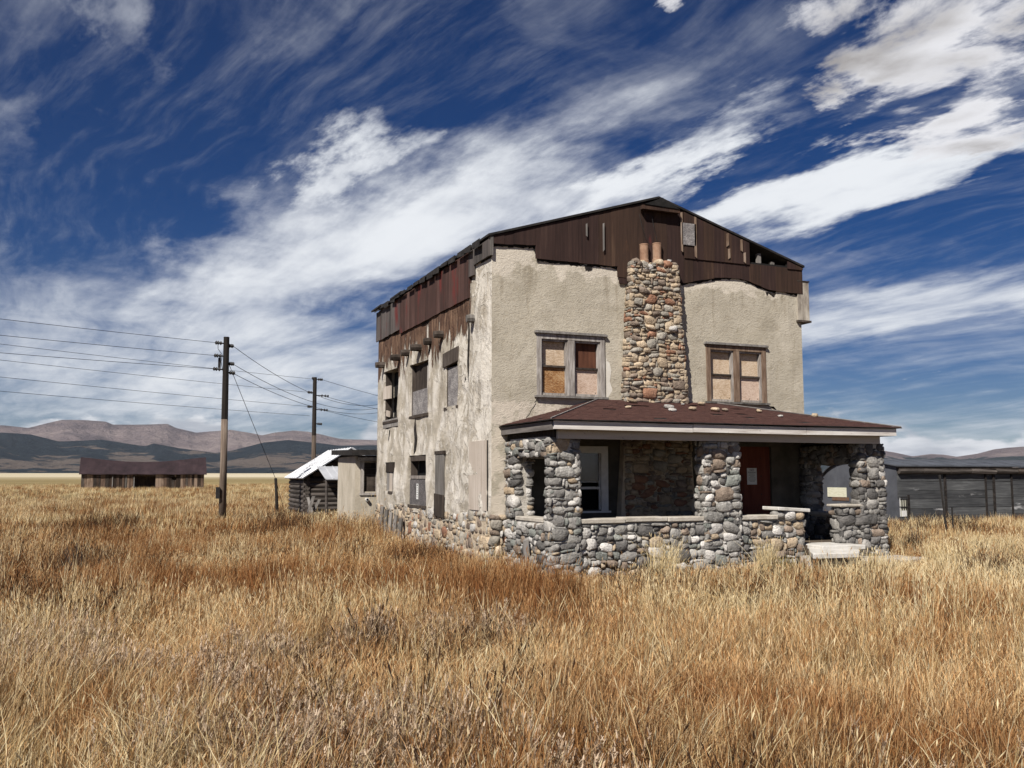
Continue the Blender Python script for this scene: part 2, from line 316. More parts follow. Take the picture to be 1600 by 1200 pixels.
M_['frame_brown'] = wood('window_frame_bare', [(0.05, 0.03, 0.02), (0.14, 0.09, 0.06), (0.25, 0.18, 0.13), (0.42, 0.36, 0.31)], (22, 22, 2.5), 0.003)
M_['white_trim'] = wood('peeling_white_paint', [(0.22, 0.18, 0.15), (0.52, 0.48, 0.44), (0.70, 0.67, 0.63), (0.78, 0.76, 0.73)], (1.2, 9, 16), 0.003)
M_['beam_paint'] = wood('beam_paint', [(0.42, 0.37, 0.32), (0.52, 0.47, 0.42), (0.60, 0.55, 0.50), (0.64, 0.60, 0.56)], (0.6, 6, 10), 0.002, vary=0.1)
M_['grey_trim'] = wood('bare_grey_trim', [(0.06, 0.055, 0.05), (0.14, 0.125, 0.115), (0.22, 0.20, 0.185), (0.34, 0.32, 0.30)], (10, 0.8, 14), 0.003)
M_['dark_wood'] = wood('dark_wood', [(0.012, 0.009, 0.007), (0.035, 0.026, 0.02), (0.07, 0.055, 0.045), (0.13, 0.11, 0.095)], (10, 10, 2), 0.004)
M_['grey_wood'] = wood('grey_wood', [(0.05, 0.045, 0.04), (0.12, 0.11, 0.10), (0.21, 0.195, 0.18), (0.33, 0.31, 0.29)], (14, 14, 1.0), 0.004)
M_['plywood'] = wood('plywood_panel', [(0.30, 0.25, 0.20), (0.42, 0.36, 0.30), (0.52, 0.46, 0.40), (0.60, 0.54, 0.48)], (10, 10, 0.9), 0.002, vary=0.1)
def osb(name, cols):
    n = NT(name); v = n.map((34, 34, 90), (0.4, 0.5, 0.3)); ce = n.voro(1.0, v, out=1); s = n.N('ShaderNodeSeparateColor'); n.L(ce, s.inputs[0])
    f = n.math('ADD', n.math('MULTIPLY', s.outputs[0], 0.30), n.math('MULTIPLY', n.noise(3.5, 6, 0.65, 0.4), 0.72))
    c = n.ramp(f, [(0.2 + 0.55 * i / (len(cols) - 1), q) for i, q in enumerate(cols)]); n.bump(n.voro(1.0, v), 0.004); return n.out(c, 0.85)
M_['osb_pale'] = osb('chipboard_pale', [(0.30, 0.21, 0.13), (0.45, 0.33, 0.22), (0.56, 0.44, 0.32), (0.64, 0.53, 0.41)])
M_['osb_pink'] = osb('chipboard_pink', [(0.30, 0.20, 0.14), (0.45, 0.32, 0.24), (0.56, 0.43, 0.34), (0.62, 0.50, 0.41)])
M_['osb_orange'] = osb('chipboard_orange', [(0.07, 0.03, 0.014), (0.19, 0.085, 0.032), (0.32, 0.165, 0.065), (0.46, 0.31, 0.17)])
M_['osb_grey'] = osb('chipboard_grey', [(0.06, 0.055, 0.055), (0.14, 0.13, 0.13), (0.23, 0.215, 0.21), (0.42, 0.40, 0.38)])
M_['osb_dark'] = osb('chipboard_dark', [(0.03, 0.028, 0.028), (0.075, 0.07, 0.07), (0.12, 0.11, 0.11), (0.22, 0.20, 0.20)])
M_['brown_ply'] = wood('brown_ply', [(0.03, 0.012, 0.007), (0.07, 0.026, 0.014), (0.12, 0.048, 0.026), (0.17, 0.075, 0.045)], (16, 16, 1.2), 0.002)
M_['pot'] = plain('terracotta', [(0.20, 0.11, 0.07), (0.31, 0.19, 0.125), (0.42, 0.30, 0.22)], 5, bump=0.004)
M_['shingle'] = plain('porch_shingles', [(0.035, 0.016, 0.013), (0.070, 0.030, 0.024), (0.11, 0.055, 0.042)], 9, bump=0.01, stretch=(1, 3, 1))
M_['door'] = wood('red_door', [(0.045, 0.012, 0.008), (0.11, 0.028, 0.017), (0.16, 0.045, 0.028), (0.20, 0.07, 0.045)], (8, 8, 0.6), 0.002, vary=0.05)
M_['paper'] = plain('paper', [(0.60, 0.60, 0.58), (0.68, 0.68, 0.66)], 4, bump=0.0)
M_['ink'] = plain('ink', [(0.03, 0.03, 0.03), (0.05, 0.05, 0.05)], 4, bump=0.0)
M_['glass'] = plain('dusty_glass', [(0.05, 0.055, 0.06), (0.09, 0.10, 0.11)], 3, 0.12, 0.0, spec=0.6)
M_['white_frame'] = plain('white_frame_paint', [(0.55, 0.54, 0.52), (0.70, 0.69, 0.67)], 9, 0.6, 0.002)
M_['void'] = plain('unlit_inside', [(0.004, 0.004, 0.004), (0.01, 0.009, 0.009)], 3)  # shade put into the colour: near-black stand-in for unlit depth behind openings
M_['soot'] = plain('charred_wood', [(0.006, 0.005, 0.005), (0.02, 0.016, 0.014), (0.05, 0.04, 0.035)], 9, bump=0.01)
M_['annex'] = plain('annex_stucco', [(0.34, 0.30, 0.235), (0.45, 0.40, 0.32), (0.55, 0.50, 0.42)], 2.2, bump=0.012, stretch=(1, 1, 0.5))
def metal_mat():
    n = NT('sheet_metal'); f = n.noise(1.4, 6, 0.6); c = n.ramp(f, [(0.3, (0.38, 0.39, 0.41)), (0.5, (0.52, 0.53, 0.55)), (0.7, (0.60, 0.61, 0.63))])
    n.bump(n.noise(9, 3), 0.004); return n.out(c, 0.5, 0.25, 0.5)
M_['metal'] = metal_mat()
M_['metal_dull'] = plain('dull_grey_metal', [(0.060, 0.065, 0.075), (0.095, 0.10, 0.115), (0.13, 0.14, 0.155)], 1.2, 0.6, 0.004, 0.2)
M_['metal_roof'] = plain('dull_roof_metal', [(0.055, 0.06, 0.07), (0.085, 0.092, 0.105), (0.115, 0.123, 0.14)], 1.4, 0.6, 0.004, 0.2)
M_['plank_wall'] = wood('grey_plank', [(0.022, 0.023, 0.025), (0.048, 0.05, 0.053), (0.085, 0.088, 0.09), (0.16, 0.165, 0.165)], (0.9, 9, 16), 0.004, patch=((0.42, 0.42, 0.42), 0.62, 0.74, (0.7, 1, 3.0)))
M_['log'] = wood('old_logs', [(0.02, 0.016, 0.013), (0.05, 0.042, 0.036), (0.10, 0.085, 0.075), (0.19, 0.17, 0.155)], (1.2, 1.2, 14), 0.008)
M_['barn'] = wood('barn_planks', [(0.025, 0.016, 0.011), (0.065, 0.042, 0.03), (0.13, 0.085, 0.06), (0.26, 0.19, 0.14)], (5, 5, 0.6), 0.006, vary=0.6)
M_['barn_roof'] = plain('barn_roofing', [(0.018, 0.011, 0.013), (0.030, 0.018, 0.021), (0.045, 0.028, 0.031)], 0.8, bump=0.02)
M_['pole'] = wood('pole_wood', [(0.02, 0.015, 0.012), (0.06, 0.045, 0.034), (0.14, 0.105, 0.08), (0.26, 0.21, 0.165)], (14, 14, 0.5), 0.005)
M_['pole_top'] = wood('pole_wood_dark', [(0.008, 0.007, 0.006), (0.02, 0.016, 0.013), (0.04, 0.033, 0.028)], (14, 14, 0.5), 0.005)
M_['iron'] = plain('dark_iron', [(0.012, 0.011, 0.011), (0.03, 0.027, 0.025)], 9, 0.6, 0.002)
M_['wire'] = plain('wire_metal', [(0.02, 0.02, 0.022), (0.035, 0.035, 0.038)], 3, 0.6, 0.0)
M_['sign_pale'] = plain('pale_panel', [(0.50, 0.49, 0.36), (0.62, 0.61, 0.47), (0.68, 0.67, 0.55)], 5, 0.8, 0.002, stretch=(1, 1, 6))
# ================================================================ ground
def gz(x, y):
    """height of the prairie at a point: gentle swells, rising slowly far out"""
    r = math.hypot(x, y); h = 0.05 * mnoise.noise(Vector((x * 0.11, y * 0.11, 0))) + 0.16 * mnoise.noise(Vector((x * 0.02, y * 0.02, 4))) * min(1, max(0, (r - 40) / 80))
    near = max(0.0, 1 - math.hypot(x - 10.4, y - 20) / 16); h *= (1 - min(1, near * 2.2))
    if r > 500: h += (r - 500) ** 1.0 * 0.0028
    return h
def build_ground():
    n = NT('prairie'); x, y, z = n.sep(); ln = n.N('ShaderNodeVectorMath', operation='LENGTH'); n.L(n.pos, ln.inputs[0]); r = ln.outputs['Value']
    a = n.noise(0.09, 5, 0.6); b = n.noise(0.9, 6, 0.65)
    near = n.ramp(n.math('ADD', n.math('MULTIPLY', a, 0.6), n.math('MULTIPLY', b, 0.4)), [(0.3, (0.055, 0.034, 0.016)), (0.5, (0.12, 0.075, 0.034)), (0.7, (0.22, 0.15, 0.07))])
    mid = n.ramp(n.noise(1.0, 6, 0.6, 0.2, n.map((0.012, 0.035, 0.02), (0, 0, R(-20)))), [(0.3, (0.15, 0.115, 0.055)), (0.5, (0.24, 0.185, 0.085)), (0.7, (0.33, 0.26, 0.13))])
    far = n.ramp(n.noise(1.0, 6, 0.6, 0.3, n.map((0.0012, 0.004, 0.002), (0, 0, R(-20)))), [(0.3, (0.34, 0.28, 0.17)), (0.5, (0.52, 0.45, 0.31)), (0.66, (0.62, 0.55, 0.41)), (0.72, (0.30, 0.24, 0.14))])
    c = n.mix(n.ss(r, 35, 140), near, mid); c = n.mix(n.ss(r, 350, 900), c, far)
    n.bump(n.noise(6, 6, 0.7), 0.05); m = n.out(c, 1.0, 0, 0.1)
    vs = [(0, 0, gz(0, 0))]; fs = []; rings = []; rr = 1.5
    while rr < 16000: rings.append(rr); rr *= 1.085
    K = 144
    for q in rings:
        for k in range(K):
            t = 2 * math.pi * k / K; X, Y = q * math.sin(t), q * math.cos(t); vs.append((X, Y, gz(X, Y)))
    for k in range(K): fs.append((0, 1 + (k + 1) % K, 1 + k))
    for i in range(len(rings) - 1):
        for k in range(K):
            a0 = 1 + i * K + k; a1 = 1 + i * K + (k + 1) % K; fs.append((a0, a1, a1 + K, a0 + K))
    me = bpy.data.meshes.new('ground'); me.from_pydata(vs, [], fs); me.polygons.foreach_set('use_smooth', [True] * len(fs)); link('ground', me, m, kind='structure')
build_ground()
# ================================================================ mountains: ridge lines as (azimuth from +Y in degrees, elevation in px of the photo / 1447)
def mountain_mats():
    n = NT('bare_tundra'); x, y, z = n.sep()
    c = n.ramp(n.noise(1.0, 8, 0.62, 0.3, n.map((0.0012, 0.0012, 0.004))), [(0.3, (0.09, 0.072, 0.078)), (0.5, (0.19, 0.15, 0.145)), (0.7, (0.31, 0.25, 0.23))])
    tr = n.ss(n.math('ADD', n.noise(0.0022, 8, 0.68), n.ss(z, 330, 120, -0.25, 0.28)), 0.50, 0.56); c = n.mix(tr, c, (0.022, 0.032, 0.030))
    n.bump(n.noise(0.004, 8, 0.68), 160); bare = n.out(c, 1.0, 0, 0.05)
    n = NT('forest_hills'); x, y, z = n.sep()
    f = n.ramp(n.noise(0.008, 8, 0.7), [(0.3, (0.007, 0.013, 0.020)), (0.5, (0.015, 0.024, 0.032)), (0.7, (0.030, 0.042, 0.046))])  # haze tint put into the forest colours: base shifted towards blue
    cl = n.ss(n.math('ADD', n.noise(1.0, 8, 0.66, 0.8, n.map((0.0014, 0.0014, 0.006))), n.ss(z, 300, 60, -0.10, 0.06)), 0.53, 0.57, 0, 0.85); f = n.mix(cl, f, (0.19, 0.15, 0.12))
    n.bump(n.noise(0.006, 8, 0.7), 140); return bare, n.out(f, 1.0, 0, 0.05)
BARE, FOREST = mountain_mats()
def pxaz(px): return math.degrees(math.atan((px - 800) / 1447.0)) + 22.35
def interp(tab, a):
    if a <= tab[0][0]: return tab[0][1]
    for (a0, e0), (a1, e1) in zip(tab, tab[1:]):
        if a <= a1:
            t = (a - a0) / (a1 - a0); return e0 + (e1 - e0) * t
    return tab[-1][1]
def range_mesh(name, tab, dist, depth, mat, rough, base, seed, label=None):
    tab = [(pxaz(px), (743 - y) / 1447.0) for px, y in tab]
    vs = []; fs = []; A = []; a = -62.0
    while a < 108: A.append(a); a += 0.11 if -12 < a < 60 else 0.4
    T = [-1.0, -0.86, -0.72, -0.6, -0.5, -0.4, -0.31, -0.23, -0.16, -0.10, -0.05, 0.0, 0.06, 0.14, 0.28, 0.6, 1.0]
    for a in A:
        inside = min(1, max(0, (a - tab[0][0] + 14) / 14)) * min(1, max(0, (tab[-1][0] + 14 - a) / 14))
        e = interp(tab, a); out = 0.030 + 0.016 * mnoise.noise(Vector((a * 0.09, seed, 0)))
        e = e * inside + out * (1 - inside); H = e * dist * 1.0 + 1.8
        for t in T:
            d = dist + t * depth * (1.0 if t < 0 else 1.2); th = R(a)
            prof = (1 - abs(t)) ** (1.15 if t < 0 else 1.0)
            X, Y = d * math.sin(th), d * math.cos(th)
            nz = fbm((X * rough, Y * rough, seed), 6) * 0.17 * H * (1 - abs(t)) * (0.10 + min(1, abs(t) * 4))
            rdg = (1 - abs(fbm((a * 0.5, t * 1.2, seed + 5), 4))) * 0.18 * H * min(1, abs(t) * 5) * (1 - abs(t))
            vs.append((X, Y, base + (H - base) * prof + nz - rdg * 0.8 - 0.02 * H))
    nT = len(T)
    for i in range(len(A) - 1):
        for k in range(nT - 1): fs.append((i * nT + k, (i + 1) * nT + k, (i + 1) * nT + k + 1, i * nT + k + 1))
    me = bpy.data.meshes.new(name); me.from_pydata(vs, [], fs); me.polygons.foreach_set('use_smooth', [True] * len(fs))
    return link(name, me, mat, kind='structure')
far_tab = [(0, 673), (40, 675), (70, 668), (92, 663.5), (130, 663.5), (162, 664.5), (173, 668.5), (215, 667.5), (259, 666), (272, 672), (304, 679), (333, 675.5), (358, 673), (385, 677), (408, 681), (430, 676), (456, 673), (480, 675), (530, 685), (590, 687), (800, 700), (1000, 706), (1250, 708), (1340, 709), (1382, 706), (1400, 709), (1427, 715), (1456, 712), (1476, 713), (1496, 716), (1528, 712), (1555, 706), (1577, 704), (1600, 703), (1700, 700)]
hill_tab = [(0, 677), (45, 679), (90, 689), (157, 685), (202, 692), (225, 695), (238, 690), (281, 698), (337, 705), (360, 701), (410, 687), (450, 682), (500, 687), (530, 691), (590, 690), (700, 708), (900, 722), (1100, 730), (1300, 738), (1420, 738), (1480, 733), (1520, 736), (1560, 735), (1600, 724), (1700, 712)]
range_mesh('mountains', far_tab, 13500, 3600, BARE, 0.0011, 30, 2.0)
hill_tab = [(a, 743 - (743 - b) * 0.90) for a, b in hill_tab]
range_mesh('hills', hill_tab, 9000, 2900, FOREST, 0.0013, 16, 9.0)
# ================================================================ stones
def stone_shapes(k=26):
    out = []
    for i in range(k):
        bm = bmesh.new(); bmesh.ops.create_icosphere(bm, subdivisions=2, radius=1.0); r = random.Random(100 + i); e = r.uniform(0.42, 0.78)
        off = Vector((r.uniform(0, 50), r.uniform(0, 50), r.uniform(0, 50))); sk = r.uniform(-0.22, 0.22); tp = r.uniform(-0.22, 0.22)
        for v in bm.verts:
            p = Vector([math.copysign(abs(c) ** e, c) for c in v.co]); m = max(abs(c) for c in p); p *= 0.5
            p *= 1 + 0.30 * mnoise.noise(v.co * 1.4 + off) + 0.14 * mnoise.noise(v.co * 3.1 + off)
            p.x += sk * p.y; p.x *= 1 + tp * p.y * 2; p.y += 0.5 * sk * p.x; v.co = p
        me = bpy.data.meshes.new('stone'); bm.to_mesh(me); bm.free(); me.polygons.foreach_set('use_smooth', [True] * len(me.polygons))
        me.materials.append(STONE['grey']); out.append(me)
    return out
SHAPES = stone_shapes()
JOBS = []
def pack(w, h, sizes, seed, cell=0.05):
    """fill a w x h rectangle with non overlapping rectangles of mixed sizes"""
    r = random.Random(seed); nx, ny = max(1, round(w / cell)), max(1, round(h / cell)); occ = np.zeros((nx, ny), bool); out = []
    def put(i, j, a, b):
        if i + a > nx or j + b > ny or occ[i:i + a, j:j + b].any(): return False
        occ[i:i + a, j:j + b] = True; out.append((i, j, a, b)); return True
    for (a0, a1, b0, b1, frac) in sizes:
        tries = int(frac * nx * ny)
        for _ in range(tries): put(r.randrange(nx), r.randrange(ny), r.randint(a0, a1), r.randint(b0, b1))
    for j in range(ny):
        for i in range(nx):
            if occ[i, j]: continue
            a = 1
            while a < 6 and i + a < nx and not occ[i + a, j]: a += 1
            b = 1
            while b < 3 and j + b < ny and not occ[i:i + a, j + b].any(): b += 1
            put(i, j, a, b)
    return [((i + a / 2) * w / nx, (j + b / 2) * h / ny, a * w / nx, b * h / ny) for i, j, a, b in out]
S_PORCH = [(6, 7, 4, 5, 0.008), (4, 6, 3, 4, 0.16), (3, 5, 2, 4, 0.30), (3, 4, 2, 3, 0.5), (2, 3, 2, 2, 0.8)]
S_PIER = [(6, 8, 4, 5, 0.015), (4, 7, 3, 4, 0.18), (4, 6, 2, 4, 0.3), (3, 4, 2, 3, 0.5), (2, 3, 2, 2, 0.6)]
S_CHIM = [(5, 7, 3, 4, 0.03), (4, 7, 2, 2, 0.16), (4, 6, 2, 3, 0.16), (3, 5, 1, 2, 0.4), (2, 4, 2, 2, 0.4), (2, 3, 1, 2, 0.5)]
S_FOUND = [(5, 7, 4, 6, 0.05), (3, 5, 4, 5, 0.2), (3, 5, 2, 4, 0.3), (2, 3, 2, 3, 0.5)]
def stones_on(parent, origin, U, N, w, h, sizes, pal, seed, depth=0.2, proud=0.07, taper=None, vis=1.0, minsize=0.0, skip=None, warp=None):
    """cobbles over a rectangle standing on origin, along U, facing N"""
    origin = Vector(origin); U = Vector(U); N = Vector(N); V = Vector((0, 0, 1)); r = random.Random(seed)
    for (cu, cv, sw, sh) in pack(w, h, sizes, seed):
        if skip and skip(cu, cv): continue
        f = 1.0
        if taper: f = taper(cv); cu2 = w / 2 + (cu - w / 2) * f
        else: cu2 = cu
        area = sw * sh
        p = origin + U * cu2 + V * (cv + (warp(cu) if warp else 0)) + N * (proud - depth / 2 + r.uniform(-0.025, 0.02) + min(0.03, area * 0.15))
        grow = 1.10 if area > 0.03 else 1.04
        J = dict(parent=parent, p=p, U=U, N=N, s=(sw * f * grow, sh * grow, depth * r.uniform(0.85, 1.15)), rot=r.gauss(0, 0.10), mat=r.choice(pal), shape=r.randrange(len(SHAPES)), flip=r.choice((-1, 1)))
        d = (p - Vector((0, 0, 1.8))).length; face = max(0.05, (Vector((0, 0, 1.8)) - p).normalized().dot(N)); J['w'] = area * face / d / d * vis
        JOBS.append(J)
def job_matrix(J):
    U, N = J['U'], J['N']; V = Vector((0, 0, 1)); c, s = math.cos(J['rot']), math.sin(J['rot'])
    a = (U * c + V * s) * J['s'][0] * J['flip']; b = (V * c - U * s) * J['s'][1]; n = N * J['s'][2]
    return Matrix(((a.x, b.x, n.x, J['p'].x), (a.y, b.y, n.y, J['p'].y), (a.z, b.z, n.z, J['p'].z), (0, 0, 0, 1)))
def build_stones(house, limit=300):
    JOBS.sort(key=lambda j: -j['w']); keys = list(STONE)
    for J in JOBS[:limit]:
        o = bpy.data.objects.new('stone', SHAPES[J['shape']]); COL.objects.link(o); attach(o, J['parent'])
        o.matrix_basis = job_matrix(J); o.material_slots[0].link = 'OBJECT'; o.material_slots[0].material = STONE[J['mat']]
    vs = []; fs = []; mi = []; base = 0; cache = {}
    for i, me in enumerate(SHAPES):
        co = np.empty(len(me.vertices) * 3); me.vertices.foreach_get('co', co); cache[i] = (co.reshape(-1, 3), [tuple(p.vertices) for p in me.polygons])
    for J in JOBS[limit:]:
        co, pf = cache[J['shape']]; M = np.array(job_matrix(J)); w = co @ M[:3, :3].T + M[:3, 3]; vs.append(w); fs += [tuple(q + base for q in f) for f in pf]; mi += [keys.index(J['mat'])] * len(pf); base += len(co)
    me = bpy.data.meshes.new('small_stones'); me.from_pydata(np.concatenate(vs).tolist(), [], fs)
    for k in keys: me.materials.append(STONE[k])
    me.polygons.foreach_set('material_index', mi); me.polygons.foreach_set('use_smooth', [True] * len(fs))
    link('small_stones', me, None, house, kind='stuff')
# ================================================================ the house
FX0, FX1, FY, BY, TOPZ = 6.55, 14.25, 17.0, 26.2, 6.62
RX, RZ = 10.4, 7.80
HOUSE = thing('stone_porch_house', (FX0, FY, 0), 'derelict two storey tan stucco house with cobblestone porch and dark boarded gable', 'house')
def roofz(x): return RZ - (RZ - TOPZ) * abs(x - RX) / (RX - FX0)
def P_front(u, v, n): return (u, FY - n, v)
def P_left(u, v, n): return (FX0 - n, u, v)
def pbox(mb, P, u0, u1, v0, v1, n0, n1, mi=0):
    return mb.hexa([P(u0, v0, n1), P(u1, v0, n1), P(u1, v0, n0), P(u0, v0, n0), P(u0, v1, n1), P(u1, v1, n1), P(u1, v1, n0), P(u0, v1, n0)], mi)
def stucco_wall(name, P, u0, u1, v0, v1, holes, thick, mat, seed, amp=0.012):
    us = sorted({u0, u1, *[h[0] for h in holes], *[h[1] for h in holes], *[u0 + (u1 - u0) * i / 40 for i in range(1, 40)]})
    vs = sorted({v0, v1, *[h[2] for h in holes], *[h[3] for h in holes], *[v0 + (v1 - v0) * i / 30 for i in range(1, 30)]})
    bm = bmesh.new(); idx = {}
    def vert(i, j, back):
        k = (i, j, back)
        if k not in idx:
            u, v = us[i], vs[j]; e = min(u - u0, u1 - u, v1 - v, 0.4) / 0.4; n = 0 if back else amp * 2 * e * max(0.0, 0.4 + fbm((u * 0.9 + seed, v * 0.9, seed), 3))
            idx[k] = bm.verts.new(P(u, v, n - (thick if back else 0)))
        return idx[k]
    hole = lambda i, j: any(h[0] - 1e-6 <= us[i] and us[i + 1] <= h[1] + 1e-6 and h[2] - 1e-6 <= vs[j] and vs[j + 1] <= h[3] + 1e-6 for h in holes)
    nu, nv = len(us) - 1, len(vs) - 1; solid = lambda i, j: 0 <= i < nu and 0 <= j < nv and not hole(i, j)
    for i in range(nu):
        for j in range(nv):
            if not solid(i, j): continue
            bm.faces.new([vert(i, j, 0), vert(i + 1, j, 0), vert(i + 1, j + 1, 0), vert(i, j + 1, 0)])
            bm.faces.new([vert(i, j, 1), vert(i, j + 1, 1), vert(i + 1, j + 1, 1), vert(i + 1, j, 1)])
            for di, dj, a, b in ((-1, 0, (i, j), (i, j + 1)), (1, 0, (i + 1, j + 1), (i + 1, j)), (0, -1, (i + 1, j), (i, j)), (0, 1, (i, j + 1), (i + 1, j + 1))):
                if not solid(i + di, j + dj): bm.faces.new([vert(*a, 0), vert(*b, 0), vert(*b, 1), vert(*a, 1)])
    bmesh.ops.recalc_face_normals(bm, faces=bm.faces); me = bpy.data.meshes.new(name); bm.to_mesh(me); bm.free(); me.update()
    return link(name, me, mat, HOUSE)
WL = (7.54, 9.06, 3.43, 4.67); WR = (11.62, 13.17, 3.43, 4.66); PW = (8.15, 9.07, 1.10, 2.34); DR = (12.30, 13.28, 0.42, 2.44)
SW = [(18.98, 19.85, 3.33, 4.57), (21.2, 22.7, 3.30, 4.60), (23.95, 25.37, 3.30, 4.70)]; SL = [(24.2, 25.1, 1.38, 2.16), (21.28, 22.73, 1.08, 2.30)]
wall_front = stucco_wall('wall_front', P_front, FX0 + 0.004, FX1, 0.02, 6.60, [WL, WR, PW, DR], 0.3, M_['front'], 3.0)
wall_left = stucco_wall('wall_left', P_left, FY + 0.004, BY, 0.90, 6.60, SW + SL, 0.3, M_['side'], 8.0, 0.03)
mb = MB(); mb.box((FX1 - 0.3, FY + 0.302, 0), (FX1 - 0.002, BY, 6.6)); mb.obj('wall_right', M_['side'], HOUSE)
mb = MB(); mb.box((FX0 + 0.302, BY - 0.3, 0), (FX1 - 0.302, BY - 0.002, 6.6)); mb.prism([(FX0 + 0.302, BY - 0.25, 6.602), (FX1 - 0.302, BY - 0.25, 6.602), (RX, BY - 0.25, roofz(RX) - 0.12)], (0, 0.2, 0)); mb.obj('wall_back', M_['side'], HOUSE)
mb = MB(); mb.box((FX0 + 0.31, FY + 0.31, 2.9), (FX1 - 0.31, BY - 0.31, 3.1)); mb.box((FX0 + 0.31, FY + 0.31, 0.3), (FX1 - 0.31, BY - 0.31, 0.42)); mb.obj('floor', M_['dark_wood'], HOUSE)
# stone foundation along the left side
mb = MB(); pbox(mb, P_left, FY + 0.01, BY, -0.1, 0.98, -0.25, 0.02); found = mb.obj('foundation', M_['mortar_warm'], HOUSE)
stones_on(found, (FX0, FY + 0.05, -0.05), (0, 1, 0), (-1, 0, 0), 9.1, 1.08, S_FOUND, PAL_FOUND, 31, depth=0.16, proud=0.045, vis=0.9, warp=lambda u: 0.05 * math.sin(u * 2.1))
mb = MB(); pbox(mb, P_front, FX0 + 0.02, 6.90, -0.1, 1.0, 0.004, 0.05); fnd2 = mb.obj('foundation', M_['mortar_warm'], HOUSE)
stones_on(fnd2, (FX0 - 0.04, FY - 0.05, -0.05), (1, 0, 0), (0, -1, 0), 0.40, 1.08, S_FOUND, PAL_FOUND, 37, depth=0.16, proud=0.06)
# roof
def roof_slab(x0, z0, x1, z1, name):
    mb = MB(); t = 0.045; segs = 9; y0, y1 = FY - 0.10, BY + 0.2
    for i in range(segs):      # sheets of roofing lap and lift a little
        a, b = y0 + (y1 - y0) * i / segs, y0 + (y1 - y0) * (i + 1) / segs + (0.03 if i < segs - 1 else 0); q = rng.uniform(0, 0.03); o = rng.uniform(-0.05, 0.05); s = math.copysign(1, x0 - x1)
        mb.hexa([(x0 + o * s, a, z0 + q), (x1, a, z1 + q), (x1, b, z1 + q * 0.4), (x0 + o * s, b, z0 + q * 0.4), (x0 + o * s, a, z0 + t + q), (x1, a, z1 + t + q), (x1, b, z1 + t + q * 0.4), (x0 + o * s, b, z0 + t + q * 0.4)])
    return mb.obj(name, M_['roofing'], HOUSE)
sl = (RZ - TOPZ) / (RX - FX0)
roof = roof_slab(FX0 - 0.14, TOPZ - 0.14 * sl, RX - 0.01, RZ, 'roof'); roof_slab(FX1 + 0.07, TOPZ - 0.07 * sl, RX + 0.01, RZ, 'roof')
mb = MB(); mb.prism([(9.98, FY - 0.24, 7.60), (10.85, FY - 0.24, 7.58), (10.42, FY - 0.24, 7.79)], (0, 0.14, 0)); mb.obj('gable_peak', M_['tar'], roof)
mb = MB(); mb.box((9.93, FY - 0.22, 7.50), (10.86, FY - 0.10, 7.585)); o = mb.obj('gable_bracket', M_['board_brown'], roof)
# tar paper backing of the gable, open at the attic hole
HOLE = (12.78, 13.84, 6.63, 7.1)
def gable_bottom(x):
    if x < 7.49: return 6.44 + 0.06 * (x - 6.55)
    if x < 9.39: return 6.22
    if x < 11.05: return 5.99
    if x < 12.0: return 6.0 + (x - 11.05) / 0.95 * 0.21
    if x < 12.65: return 6.21
    if x < 13.35: return 6.21 - (x - 12.65) / 0.7 * 0.2
    return 6.0
mb = MB()
def back_poly(x0, x1, zb=None, zt=None, nseg=14, n0=0.004, n1=0.02):
    for i in range(nseg):
        a = x0 + (x1 - x0) * i / nseg; b = x0 + (x1 - x0) * (i + 1) / nseg
        la, lb = (zb, zb) if zb is not None else (gable_bottom(a + 1e-4) - rng.uniform(0.015, 0.07), gable_bottom(b - 1e-4) - rng.uniform(0.015, 0.07))
        ta, tb = (zt, zt) if zt is not None else (roofz(a) - 0.01, roofz(b) - 0.01)
        mb.hexa([P_front(a, la, n1), P_front(b, lb, n1), P_front(b, lb, n0), P_front(a, la, n0), P_front(a, ta, n1), P_front(b, tb, n1), P_front(b, tb, n0), P_front(a, ta, n0)])
back_poly(6.56, 7.47, nseg=8); back_poly(7.45, 9.37, nseg=16); back_poly(9.35, 11.05, nseg=10); back_poly(11.05, HOLE[0], nseg=14); back_poly(HOLE[0], HOLE[1], zt=HOLE[2], nseg=8); back_poly(HOLE[1], 14.24, nseg=4)
mb.obj('tar_paper', M_['tar'], HOUSE)
# gable boards, each its own piece
def board(P, u0, u1, bl, br, tl, tr, n0, n1, mat, parent, name='board'):
    mb = MB(); g = 0.002
    mb.hexa([P(u0 + g, bl, n1), P(u1 - g, br, n1), P(u1 - g, br, n0), P(u0 + g, bl, n0), P(u0 + g, tl, n1), P(u1 - g, tr, n1), P(u1 - g, tr, n0), P(u0 + g, tl, n0)])
    return mb.obj(name, mat, parent)
sid = MB(); pbox(sid, P_front, FX0 + 0.01, FX1 - 0.01, 6.505, 6.56, 0.021, 0.030); siding = sid.obj('gable_siding', M_['board_brown'], HOUSE)
edges = [6.52]
while edges[-1] < 14.2:
    w = rng.uniform(0.17, 0.30) if edges[-1] > 11 else rng.uniform(0.20, 0.34); edges.append(edges[-1] + w)
for k in (7.49, 9.39, 9.73, 11.05, HOLE[0], HOLE[1]):      # board joints fall on the steps of the lower edge
    i = min(range(len(edges)), key=lambda q: abs(edges[q] - k)); edges[i] = k
edges[-1] = 14.27; edges = sorted(set(edges))
